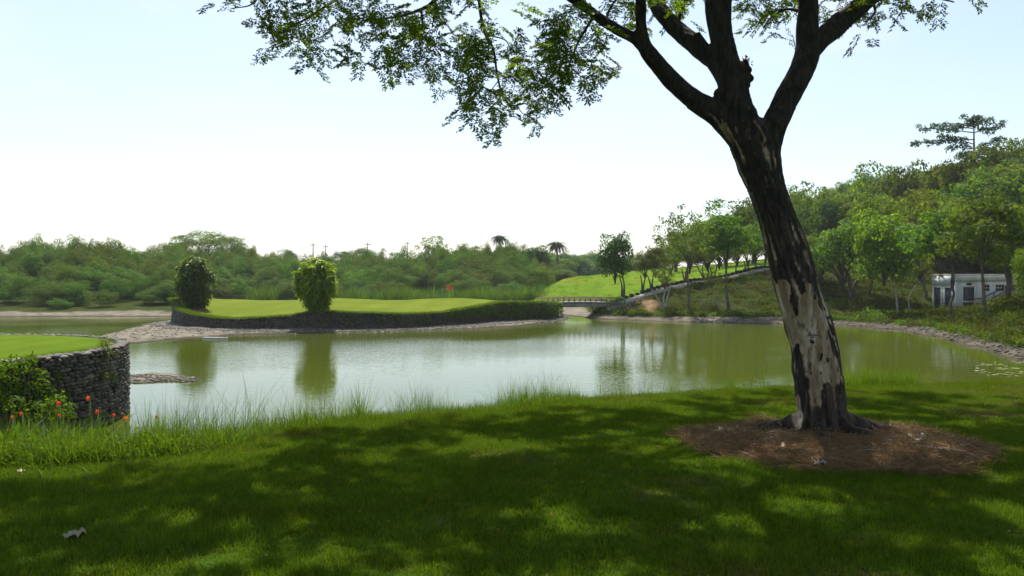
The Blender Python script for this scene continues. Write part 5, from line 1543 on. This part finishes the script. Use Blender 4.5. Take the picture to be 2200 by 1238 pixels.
reed_row(1810, 1965, 130, .4, 1.3, [0, 1, 2], .5, .9)
reed_row(1960, 2300, 60, .4, 1.3, [5, 6], .5, 1.0)
reed_row(700, 1250, 260, .05, .9, [5, 6], .6, 1.2)
o = scatter("reeds", pos, RNG.uniform(0, 6.28, len(pos)), scl, pk, rs_)
tag(o, "tall green reeds and grasses along the water's edge", kind="stuff")

# low leafy weeds: bank at left, hill slope, far shore lip
def weed(n, r, h, leaf, mat):
    c = RNG.normal(size=(n, 3)) * [r * .5, r * .5, 0] + np.stack([np.zeros(n), np.zeros(n), np.abs(RNG.normal(size=n)) * h * .5], -1)
    d = RNG.normal(size=(n, 3)) + [0, 0, .5]
    return src(*leaves(c, d, leaf * RNG.uniform(.6, 1.3, n), leaf * .45, .1, .2), mat)
m_slope = leafmat("slope_weed", (.024, .046, .005), (.090, .104, .012), .4, (1.7, 1.6, .4), objvar=.6)
m_litter = leafmat("leaf_litter", (.06, .045, .018), (.15, .105, .04), .15, (1.2, 1.1, .6), objvar=.4)
ws = [weed(150, .35, .30, .085, m_weed) for _ in range(3)]
pos, scl, pk = [], [], []
for _ in range(520):
    u = RNG.uniform(-200, 420); d = 8.0
    for _q in range(25): d = float(edge_y(np.array([(u - 1100) / F * d]))[0])
    d += RNG.uniform(.15, 3.0); x = (u - 1100) / F * d; z_ = h1(x, d)
    if z_ < .02: continue
    pos.append((x, d, z_)); scl.append(RNG.uniform(.4, .85)); pk.append(RNG.integers(3))
o = scatter("bank_weeds", pos, RNG.uniform(0, 6.28, len(pos)), scl, pk, ws)
tag(o, "lush bright green weeds between lawn and cobble wall", kind="stuff")
us = [weed(130, .6, .28, .16, m_slope) for _ in range(4)] + [weed(110, .7, .06, .14, m_litter) for _ in range(2)]
n = 9000
u = RNG.uniform(1280, 2450, n); d = RNG.uniform(30, 100, n); x = (u - 1100) / F * d; z_ = H(x, d)
k_ = (z_ > .42) & ((d < np.interp(u, path_u, path_d) - .9) | (u > 1900)) & (d < 92)
k_ &= fbm(x * .22, d * .22, seed=111) > RNG.uniform(.1, .52, n)
x, d, z_, u = x[k_], d[k_], z_[k_], u[k_]
near_h_ = np.hypot(x - Cb[0] - 3, d - Cb[1] - 3) < 4.5
x, d, z_, u = x[~near_h_], d[~near_h_], z_[~near_h_], u[~near_h_]
o = scatter("undergrowth", np.stack([x, d, z_ - .03], -1), RNG.uniform(0, 6.28, len(x)), RNG.uniform(.5, 1.25, len(x)), np.where(RNG.uniform(size=len(x)) < .22, 4 + (RNG.uniform(size=len(x)) < .5), RNG.integers(0, 4, len(x))), us)
tag(o, "mossy weeds and fallen leaves covering the wooded slope", kind="stuff")
# shaggy dark lip of vegetation overhanging the mud, and shrubs at bridge and shore
pos, scl, pk = [], [], []
for _ in range(900):
    u = RNG.uniform(1290, 2400)
    d = find_d(u, np.interp(u, [1250, 1400, 1700, 1800, 1900, 2000, 2200, 2400], [672, 678, 680, 687, 693, 702, 742, 790]) + RNG.uniform(-4, 2), 24, 70)
    x = (u - 1100) / F * d; pos.append((x, d, h1(x, d) - .05)); scl.append(RNG.uniform(.35, .8)); pk.append(RNG.integers(0, 4))
    if len(pos) > 420: break
us2 = [weed(160, .5, .45, .15, m_slope) for _ in range(2)] + [weed(160, .5, .5, .17, m_lf["mid"]) for _ in range(2)]
o = scatter("shore_weeds", pos, RNG.uniform(0, 6.28, len(pos)), scl, pk, us2)
tag(o, "dark weeds overhanging the muddy shore below the slope", kind="stuff")
def shrub(name, label, u, ybase, lo, hi, w, h_, mat, n=420, leaf=.14, base=None):
    b_ = ground_at(u, ybase, lo, hi) if base is None else base
    T = empty(name, tuple(b_)); tag(T, label, "shrub")
    bl = [(RNG.normal() * w * .35, RNG.normal() * w * .3, abs(RNG.normal()) * h_ * .4 + h_ * .15, w * .33) for _ in range(9)]
    V, Fq, rn = crown_mesh(bl, n / (9 * (w * .33) ** 2), leaf); mesh("foliage", V, Fq, mat, T, attrs=dict(rnd=rn))
    sp = [tube([[0, 0, -.1], [x * .4, y * .4, z * .5], [x, y, z]], np.array([.02, .014, .008]), 5) for x, y, z, r in bl[:5]]
    V, Fq = join(sp); mesh("stems", V, Fq, m_brown, T)
shrub("shrub", "dark green shrub hanging beside the bridge's right abutment", 1322, 668, 63, 68, 1.5, 1.1, m_lf["dark"])
shrub("shrub", "small bright shrub under the right end of the bridge", 1275, 668, 66, 72, .9, .8, m_lf["bright"])
shrub("shrub", "low green shrub on the shore right of the clay patch", 1372, 676, 61, 67, 1.0, .6, m_lf["mid"])
shrub("shrub", "bright leafy shrub on the shore below the slanting pale tree", 1880, 688, 50, 60, 1.6, .9, m_lf["bright"])

# hanging greenery over the island wall's right end
T = empty("hanging_plants", tuple(front_base := island_pt(1090, 0))); tag(T, "green strap leaved plants spilling over the island wall beside the bridge", "plants")
n = 2600; u = 1200 - 235 * RNG.uniform(0, 1, n) ** 1.35; C = np.array([island_pt(q, .0) for q in u]) - front_base
dn = RNG.uniform(0, 1.0, n) ** 1.2 * np.interp(u, [965, 1010, 1060, 1120, 1200], [.35, .6, 1.0, 1.25, 1.15])
nx_ = np.interp(u, uu, Nn[:, 0]); ny_ = np.interp(u, uu, Nn[:, 1])
C = C + np.stack([nx_ * (.1 + .25 * dn), ny_ * (.1 + .25 * dn), -dn + .08], -1)
V, Fq, rn = leaves(C, np.stack([RNG.normal(size=n) * .7 + nx_ * .6, ny_ * .7 + RNG.normal(size=n) * .3, RNG.normal(size=n) * .6 + .2], -1), RNG.uniform(.2, .42, n), .05, .1, .45)
o = mesh("foliage", V, Fq, m_lf["mid"], T, attrs=dict(rnd=rn)); o["kind"] = "stuff"
# small plants rooted in the island wall
T = empty("wall_plants", tuple(fb := island_pt(760, 0))); tag(T, "thin creeping plants growing on the middle of the island wall", "plants")
n = 1100; u = RNG.uniform(640, 960, n); keepu = vnoise(u * .06, u * 0, seed=7) > RNG.uniform(.2, .7, n); u = u[keepu]; n = len(u)
C = np.array([island_pt(q, 0) for q in u]) - fb; dn = RNG.uniform(0, .75, n); nx_ = np.interp(u, uu, Nn[:, 0]); ny_ = np.interp(u, uu, Nn[:, 1])
C = C + np.stack([nx_ * (.1 + .1 * dn), ny_ * (.1 + .1 * dn), -dn], -1)
V, Fq, rn = leaves(C, RNG.normal(size=(n, 3)) + [0, -.5, .3], RNG.uniform(.1, .2, n), .06, .1, .2)
mesh("foliage", V, Fq, m_lf["mid"], T, attrs=dict(rnd=rn))["kind"] = "stuff"

# tall pale grass at the foot of the thicket
tg = [src(*blades(60, .8, 1.0, 2.2, .06, .3, 3, .5), m_lf["scrub"]) for _ in range(3)]
pos, scl, pk = [], [], []
for c_, w_, k in ((870, 45, 40), (1010, 40, 30), (1080, 30, 24), (570, 30, 20), (760, 30, 18), (1130, 20, 16)):
    for _ in range(k):
        u = c_ + RNG.normal() * w_ * .6; d = RNG.uniform(93.5, 96.5); x = (u - 1100) / F * d
        pos.append((x, d, h1(x, d))); scl.append(RNG.uniform(.6, 1.1)); pk.append(RNG.integers(3))
o = scatter("tall_grass", pos, RNG.uniform(0, 6.28, len(pos)), scl, pk, tg)
tag(o, "tall pale wild grass at the foot of the far thicket", kind="stuff")
# rocks and rubble on the right shore
Vs, Rs = [], []
for _ in range(2600):
    u = RNG.uniform(1500, 2450); base_y = np.interp(u, [1250, 1400, 1700, 1800, 1900, 2000, 2100, 2200, 2450], [684, 689, 696, 700, 708, 721, 746, 773, 850])
    yy = base_y - RNG.uniform(0, 1) * np.interp(u, [1500, 1900, 2200, 2450], [9, 12, 26, 40])
    d = EYE * F / (yy - HORIZON) - .6; x = (u - 1100) / F * d; r_ = RNG.uniform(.02, .07) * (1.8 if RNG.uniform() < .06 else 1)
    Vs.append(Vb1 * np.array([r_ * 1.3, r_ * 1.1, r_ * .75]) + np.array([x, d, 0])); Rs.append(np.full(len(Vb1), RNG.uniform(0, .6)))
Vs = np.array(Vs); Vs[:, :, 2] += np.maximum(H(Vs[:, 0, 0], Vs[:, 0, 1]), -.03)[:, None]
k = np.arange(len(Vs))[:, None, None] * len(Vb1)
o = mesh("shore_rocks", Vs.reshape(-1, 3), [(Fb1[None] + k).reshape(-1, 4), (Tb1[None] + k).reshape(-1, 3)], m_stone, smooth=True, attrs=dict(rnd=np.concatenate(Rs)))
tag(o, "scattered grey stones on the muddy right shore", kind="stuff")

Vs, Rs = [], []
for _ in range(1500):
    if RNG.uniform() < .75: u, y_ = RNG.uniform(215, 640), RNG.uniform(694, 738)
    else: u, y_ = RNG.uniform(270, 415), RNG.uniform(806, 820)
    d = (EYE - .12) * F / (y_ - HORIZON); x = (u - 1100) / F * d; z_ = h1(x, d)
    if z_ < .0: continue
    r_ = RNG.uniform(.015, .06)
    Vs.append(Vb1 * np.array([r_ * 1.5, r_ * 1.2, r_ * .7]) + np.array([x, d, z_])); Rs.append(np.full(len(Vb1), RNG.uniform(0, 1)))
Vs = np.array(Vs); k = np.arange(len(Vs))[:, None, None] * len(Vb1)
o = mesh("mud_pebbles", Vs.reshape(-1, 3), [(Fb1[None] + k).reshape(-1, 4), (Tb1[None] + k).reshape(-1, 3)], m_stone, smooth=True, attrs=dict(rnd=np.concatenate(Rs)))
tag(o, "pebbles and clods strewn over the mud flats", kind="stuff")

# ---------------------------------------------------------------- plants by the cobble wall
def edge_pt(u, t):
    d = 8.0
    for _q in range(25): d = float(edge_y(np.array([(u - 1100) / F * d]))[0])
    d += t; x = (u - 1100) / F * d
    return np.array([x, d, max(h1(x, d), 0)])
m_canna = leafmat("broad_leaf", (.030, .085, .006), (.085, .165, .012), .42, (1.8, 1.6, .4), rough=.4, spec=.3)
def strap_plant(name, label, u, t, nl, L, wd, mat=None, cat="plant", group=None):
    b_ = edge_pt(u, t); T = empty(name, tuple(b_)); tag(T, label, cat, group)
    for q in range(nl):
        a_ = q * 2.4 + RNG.uniform(-.4, .4); ln = L * RNG.uniform(.75, 1.15); lean = RNG.uniform(.15, .5)
        pts = []
        for t_ in np.linspace(0, 1, 6):
            w_ = wd * math.sin(math.pi * min(.12 + t_ * .88, 1)) ** .7 * (1 if t_ < 1 else .05)
            c = np.array([math.cos(a_) * ln * lean * (t_ + .6 * t_ * t_), math.sin(a_) * ln * lean * (t_ + .6 * t_ * t_), ln * (t_ - .22 * t_ * t_ * lean * 2)])
            sd = np.array([-math.sin(a_), math.cos(a_), 0]) * w_
            pts += [c - sd, c + np.array([0, 0, -.15 * w_]), c + sd]
        V = np.array(pts); Fq = np.array([[3 * k + c_, 3 * k + 1 + c_, 3 * k + 4 + c_, 3 * k + 3 + c_] for k in range(5) for c_ in range(2)])
        mesh("leaf", V, Fq, mat or m_canna, T, smooth=True, attrs=dict(rnd=np.full(len(V), RNG.uniform())))
    return T
for u, t, nl, L, lb in ((18, 1.0, 7, .62, "broad leaved canna plant at the left edge of the picture"), (75, 1.3, 6, .5, "broad leaved plant left of the lilies below the vine"), (95, .8, 6, .5, "spreading light leaved plant in the middle of the left bank"),
                        (200, 1.1, 9, .62, "upright sword leaved clump left of the water's corner"), (225, 1.5, 7, .55, "second sword leaved clump nearer the cobble wall's end"), (300, 1.2, 7, .6, "dark sword leaved clump between the two rightmost red lilies")):
    strap_plant("broad_leaved_plant", lb, u, t, nl, L, .035 if "sword" in lb else .055, None, "plant", "broad leaved plants on the left bank")
m_petal = leafmat("lily_red", (.80, .075, .045), (.90, .16, .07), .35, (1.1, .9, .7), spec=.2)
m_petal_o = leafmat("lily_orange", (.75, .20, .03), (.85, .28, .05), .35, (1.1, .9, .7), spec=.2)
m_stem = plain("flower_stem", (.05, .09, .02), (.07, .11, .03), 5, .6)
for x, y, t, sz, lb in ((340, 897, 1.6, .075, "red lily farthest right, before the open water"), (270, 901, 1.4, .075, "red lily at the corner where wall meets water"), (243, 893, 1.7, .055, "small dark red lily bud left of the corner lily"), (211, 886, 1.8, .07, "pinkish red lily below the cobble wall's pale foot"),
                        (193, 857, 2.0, .08, "tallest red lily against the dark cobbles"), (128, 868, 2.0, .075, "red lily in front of the leafy vine"), (129, 893, 1.5, .05, "small red lily under the one by the vine"), (48, 890, 1.6, .06, "half hidden red lily at far left"), (28, 897, 1.3, .05, "orange lily bud at the left edge")):
    sz *= .64
    b_ = edge_pt(x, t); hd = P(x, y, b_[1]); T = empty("lily", tuple(b_)); tag(T, lb, "flower", "red lilies on the bank")
    hp = hd - b_
    mesh("stem", *tube([[0, 0, -.05], hp * [.5, .5, .5] + [.01, 0, 0], hp], np.array([.009, .008, .006]), 6), m_stem, T)
    pm = None
    C = np.array([[0, 0, 0.]])
    n_ = 5; Lp = []
    for q in range(n_):
        t_ = q / (n_ - 1); w_ = .30 * math.sin(math.pi * min(t_ * .9 + .1, 1)) ** .7
        Lp += [[t_, -w_, .25 * math.sin(t_ * 2.2)], [t_, 0, .25 * math.sin(t_ * 2.2) - .06], [t_, w_, .25 * math.sin(t_ * 2.2)]]
    Fl = np.array([[3 * a_ + c_, 3 * a_ + 3 + c_, 3 * a_ + 4 + c_, 3 * a_ + 1 + c_] for a_ in range(n_ - 1) for c_ in range(2)])
    pmesh = mesh("petal", np.array(Lp), Fl, m_petal_o if "orange" in lb else m_petal, smooth=True, attrs=dict(rnd=np.full(15, RNG.uniform())), link=False).data
    fx = unit(np.array([RNG.normal() * .4, -1, .35]))
    base_q = Vector(fx).to_track_quat('Z', 'Y').to_matrix()
    for q in range(6):
        sz = sz * 1.0
        ob = child("petal", pmesh, T, hp, (base_q @ Matrix.Rotation(q * math.pi / 3, 3, 'Z') @ Matrix.Rotation(-.55, 3, 'Y')).to_euler(), (sz, sz, sz))
# vine bush on the wall
vb = np.array([WC[0] + WR * math.cos(-.62) - .1, WC[1] + WR * math.sin(-.62), .5])
vx = P(45, 880, 16.2)
T = empty("vine_bush", tuple(vx)); tag(T, "leafy green vine climbing over the cobble wall at the left edge", "vine")
bl = []
for x, y, r in ((10, 790, 24), (50, 790, 20), (60, 775, 14), (85, 805, 18), (20, 825, 26), (60, 835, 26), (95, 845, 22), (125, 860, 18), (150, 875, 14), (30, 870, 26), (75, 880, 26), (115, 885, 20), (-30, 810, 40), (-40, 860, 40), (90, 825, 14), (35, 770, 12), (105, 870, 18), (148, 892, 12), (130, 840, 8), (-10, 845, 24)):
    aa = (x - 1100) / F; al = math.hypot(aa, 1)
    dirv = np.array([aa, 1]) / al; along = WC @ dirv; perp2 = WC @ WC - along ** 2
    tt = along - math.sqrt(max(WR ** 2 - perp2, 0)); dd = tt * dirv[1] - .22 - (.35 if y > 850 else 0)
    bl.append((*(P(x, y, dd) - vx), r * dd / F))
V, Fq, rn = crown_mesh(bl, 2600, .075)
mesh("foliage", V, Fq, m_lf["bright"], T, attrs=dict(rnd=rn))["kind"] = "stuff"
stems = [tube([[b0[0], b0[1], -1.1], [b0[0] * .9, b0[1], b0[2] - .3], list(b0[:3])], np.array([.02, .014, .006]), 5) for b0 in bl[:10]]
V, Fq = join(stems); mesh("stems", V, Fq, m_brown, T)["kind"] = "stuff"
# ferns rooted between the cobbles
def wall_dep(x):
    aa = (x - 1100) / F; al = math.hypot(aa, 1); dirv = np.array([aa, 1]) / al; along = WC @ dirv; perp2 = WC @ WC - along ** 2
    return (along - math.sqrt(max(WR ** 2 - perp2, .02))) * dirv[1] - .05
for x, y, sc_q, nl, lb in ((230, 745, .5, 30, "yellow green fern hanging from the cobble wall's rim"), (222, 805, .34, 26, "small fern halfway down the cobble wall's right side"), (244, 812, .28, 18, "spiky weed near the cobble wall's right edge"), (127, 808, .3, 16, "single light leafed weed in the middle of the cobble wall"), (150, 846, .25, 12, "arching weed low on the dark cobbles"), (72, 772, .4, 40, "yellow green creeper spilling over the wall's rim at left")):
    d = wall_dep(x); b_ = P(x, y, d); T = empty("wall_fern", tuple(b_)); tag(T, lb, "fern", "plants growing on the cobble wall")
    n = nl * 4; C = RNG.normal(size=(n, 3)) * [.05, .03, .10] * sc_q * 2.2; C[:, 1] -= .04
    V, Fq, rn = leaves(C, RNG.normal(size=(n, 3)) + [0, -.6, .1], RNG.uniform(.08, .24, n) * sc_q * 1.6, .022, .1, .5)
    mesh("foliage", V, Fq, m_lf["yellow"] if "yellow" in lb else m_lf["bright"], T, attrs=dict(rnd=rn))["kind"] = "stuff"

# ---------------------------------------------------------------- small litter
m_paper = plain("white_litter", (.36, .35, .35), (.48, .47, .46), 6, .8)
m_chip = plain("bark_chip", (.45, .38, .28), (.58, .50, .38), 12, .9)
m_deadg = plain("dry_leaf_grey", (.24, .21, .17), (.34, .30, .25), 9, .8)
def crumple(name, label, x, y, w, l, mat, cat, seed, zoff=.05, lo=7.5, hi=12):
    w, l = w * 1.1, l * 1.1
    b_ = ground_at(x, y, lo, hi); r = np.random.default_rng(seed); n_ = 6
    V = np.array([[(i_ / (n_ - 1) - .5) * w * (1 - .3 * abs(j_ - 2.5) / 2.5) + r.normal() * w * .05, (j_ / (n_ - 1) - .5) * l, zoff + abs(r.normal()) * w * .16] for j_ in range(n_) for i_ in range(n_)])
    Fq = [[j_ * n_ + i_, j_ * n_ + i_ + 1, (j_ + 1) * n_ + i_ + 1, (j_ + 1) * n_ + i_] for j_ in range(n_ - 1) for i_ in range(n_ - 1)]
    k = len(V); V = np.concatenate([V, V - [0, 0, .006]]); Fq = Fq + [[k + a_ for a_ in f_[::-1]] for f_ in Fq]
    o = mesh(name, V, np.array(Fq), mat, smooth=False); o.location = b_; o.rotation_euler = (0, 0, r.uniform(-.6, .6))
    tag(o, label, cat); return o
crumple("paper_scrap", "white crumpled paper on the straw right of the trunk", 1972, 950, .17, .14, m_paper, "litter", 1)
crumple("paper_scrap", "pale flat scrap just below the crumpled paper", 1985, 960, .13, .08, m_paper, "litter", 2)
crumple("wood_chip", "broad pale bark chip on the straw left of the trunk", 1580, 936, .15, .16, m_chip, "bark chip", 3)
crumple("wood_chip", "slanted pale bark chip left of the broad chip", 1556, 934, .12, .12, m_chip, "bark chip", 4)
crumple("wood_chip", "small yellowish bark chip near the trunk's left foot", 1664, 952, .10, .08, m_chip, "bark chip", 5)
crumple("wood_chip", "small white chip behind the left buttress root", 1636, 930, .05, .05, m_paper, "bark chip", 6)
crumple("wood_chip", "pale chip at the front of the straw ring", 1765, 1010, .12, .06, m_deadg, "bark chip", 7)
crumple("dry_leaf", "curled grey dry leaf on the lawn at lower left", 155, 1163, .12, .10, m_deadg, "dry leaf", 8, .03, 4.2, 6.5)
crumple("dry_leaf", "small brown dry leaf near the lawn's left edge", 42, 1021, .07, .05, m_chip, "dry leaf", 9, .03, 6, 9)
# exposed pale root at the trunk's front
b_ = ground_at(1692, 975, 8, 9.6)
T = mesh("pale_root", *tube(spline(np.array([[.03, .2, .06, .035], [0, .1, .055, .034], [-.03, -.02, .035, .03], [-.02, -.1, .0, .02], [0.0, -.16, -.03, .015]]), 5)[:, :3], .022, 10, jit=.2), m_chip, smooth=True)
T.location = b_; tag(T, "pale exposed root stub in front of the trunk's left foot", "root")
b_ = ground_at(2075, 972, 8, 11)
T = mesh("fallen_twig", *tube(np.array([[-.35, -.05, .03], [-.12, .02, .06], [.1, .03, .07], [.38, .0, .035]]), np.array([.006, .009, .008, .005]), 6), m_deadg, smooth=True)
T.location = b_; tag(T, "thin grey fallen twig at the straw ring's right edge", "twig")
m_fall = leafmat("fallen_leaf", (.16, .075, .025), (.28, .16, .05), .2, (1.1, 1, .6))
n = 260; x = RNG.uniform(-4, 7, n); y = RNG.uniform(4, 12, n); kk = y < edge_y(x) - .4; x, y = x[kk], y[kk]
V, Fq, rn = leaves(np.stack([x, y, H(x, y) + .035], -1), RNG.normal(size=(len(x), 3)) * [1, 1, .15], RNG.uniform(.02, .04, len(x)), .02)
o = mesh("fallen_leaves", V, Fq, m_fall, attrs=dict(rnd=rn)); tag(o, "tiny orange fallen leaves strewn over the lawn", kind="stuff")
# straws, roots and twigs in the straw ring
tws = []
for _ in range(70):
    a_ = RNG.uniform(0, 6.28); r_ = RNG.uniform(.45, 1.5); x = STRAW_C[0] + r_ * math.cos(a_) * 1.1; y = STRAW_C[1] + r_ * math.sin(a_) * .95; an = RNG.uniform(0, 6.28); ln = RNG.uniform(.1, .3)
    p0 = np.array([x, y, h1(x, y) + .05]); e_ = np.array([math.cos(an), math.sin(an), 0]) * ln
    tws.append(tube([p0 - e_, p0 + [RNG.normal() * .03, RNG.normal() * .03, RNG.uniform(0, .04)], p0 + e_], np.array([.004, .006, .003]), 4))
V, Fq = join(tws); o = mesh("twig_litter", V, Fq, m_deadg); tag(o, "fine grey twigs lying in the straw round the tree", kind="stuff")
# floating things
m_pad = leafmat("floating_leaf", (.09, .12, .03), (.20, .23, .09), .2, (1.2, 1.1, .6), spec=.4)
n = 120; u = RNG.uniform(2100, 2330, n); y = 778 + (u - 2070) * RNG.uniform(-.05, .22, n) + RNG.uniform(0, 22, n)
Vs, Fs, Rs, k = [], [], [], 0
for a_, b2 in zip(u, y):
    if (b2 > 814): continue
    d = EYE * F / (b2 - HORIZON); c = np.array([(a_ - 1100) / F * d, d, .012]); r_ = RNG.uniform(.03, .09)
    an = np.linspace(0, 2 * np.pi, 8, endpoint=False) + RNG.uniform(0, 6)
    v = np.stack([np.cos(an) * r_ * 1.5, np.sin(an) * r_, RNG.uniform(0, .02, 8)], -1) + c
    Vs.append(v); Fs += [[k, k + 1, k + 2, k + 3], [k, k + 3, k + 4, k + 7], [k + 4, k + 5, k + 6, k + 7]]; k += 8; Rs.append(np.full(8, RNG.uniform()))
o = mesh("floating_weed", np.concatenate(Vs), np.array(Fs), m_pad, attrs=dict(rnd=np.concatenate(Rs))); tag(o, "pale floating weed on the water at the right edge", kind="stuff")
b_ = P(462, 728, 45); b_[2] = .03
T = mesh("floating_plank", *box(-.75, .75, -.1, .1, -.04, .05), m_paper); T.location = b_; T.rotation_euler = (0, 0, -.25); tag(T, "pale plank floating in the water before the island's left end", "plank")

# surface roots of the big tree showing through the lawn
m_root = plain("surface_root", (.06, .038, .022), (.11, .072, .044), 9, .9, .7, .02)
for ln in _roots:
    q = np.array([[a_, b_, h1(a_, b_) + .012] for a_, b_ in spline(ln, 4)])
    q[:, :2] += RNG.normal(size=(len(q), 2)) * .015
    q[0, 2] -= .05; q[-1, 2] -= .05; q[1:-1, 2] += RNG.uniform(-.02, .012, len(q) - 2)
    mesh("surface_root", *tube(q - OFF, RNG.uniform(.014, .024, len(q)), 8, jit=.2), m_root, BIG, smooth=True)

# ragged grass fringe along the rims of the two greens, and rough tufts on the fairway
fr = [src(*blades(60, .22, .03, .09, .006, .9, 2, .5), m_grass) for _ in range(3)] + [weed(60, .5, .12, .10, m_lf["mid"]) for _ in range(2)]
a_ = RNG.uniform(0, 6.28, 420); r_ = WR - .44 + RNG.normal(size=420) * .05
P1 = np.stack([WC[0] + r_ * np.cos(a_), WC[1] + r_ * np.sin(a_), np.full(420, WZ - .01)], -1)
s_ = RNG.uniform(0, seg[-1], 1000)
P2 = np.stack([np.interp(s_, seg, front_l[:, k]) for k in range(3)], -1) if False else np.stack([np.interp(s_, seg, G[0][:, k]) for k in range(3)], -1)
P2[:, 1] += RNG.uniform(-.12, .25, 1000); P2[:, 2] += .03
n = 2600; u = RNG.uniform(1115, 1700, n); d = RNG.uniform(67, 112, n); x = (u - 1100) / F * d
okk = (d > np.interp(u, [1100, 1225, 1262, 1300, 1320, 1400, 1500, 1640, 1780], [88, 88, 82, 71, 69, 70, 74, 80, 86])) & (fbm(x * .3, d * .3, seed=131) > .5)
P3 = np.stack([x, d, H(x, d)], -1)[okk]
PP = np.concatenate([P1, P2, P3])
sc = np.concatenate([RNG.uniform(.7, 1.3, 420), RNG.uniform(1.0, 2.2, 1000), RNG.uniform(.25, .7, len(P3))])
pk = np.concatenate([RNG.integers(0, 3, 1420), RNG.integers(3, 5, len(P3))])
o = scatter("grass_fringe", PP, RNG.uniform(0, 6.28, len(PP)), sc, pk, fr)
tag(o, "rough grass fringing the greens and tufting the fairway", kind="stuff")
# ---------------------------------------------------------------- humid air over the lake
m_haze = bpy.data.materials.new("haze"); m_haze.use_nodes = True
nt = m_haze.node_tree; nt.nodes.clear()
out = nt.nodes.new("ShaderNodeOutputMaterial")
pv = nt.nodes.new("ShaderNodeVolumePrincipled")
pv.inputs["Color"].default_value = (.90, .95, 1.0, 1)
pv.inputs["Density"].default_value = .00024
pv.inputs["Anisotropy"].default_value = .25
nt.links.new(pv.outputs[0], out.inputs["Volume"])
hz = mesh("haze", *box(-1530, 1530, -1530, 1530, -2.2, 42), m_haze)
tag(hz, "thin humid haze paling the far trees", kind="stuff")
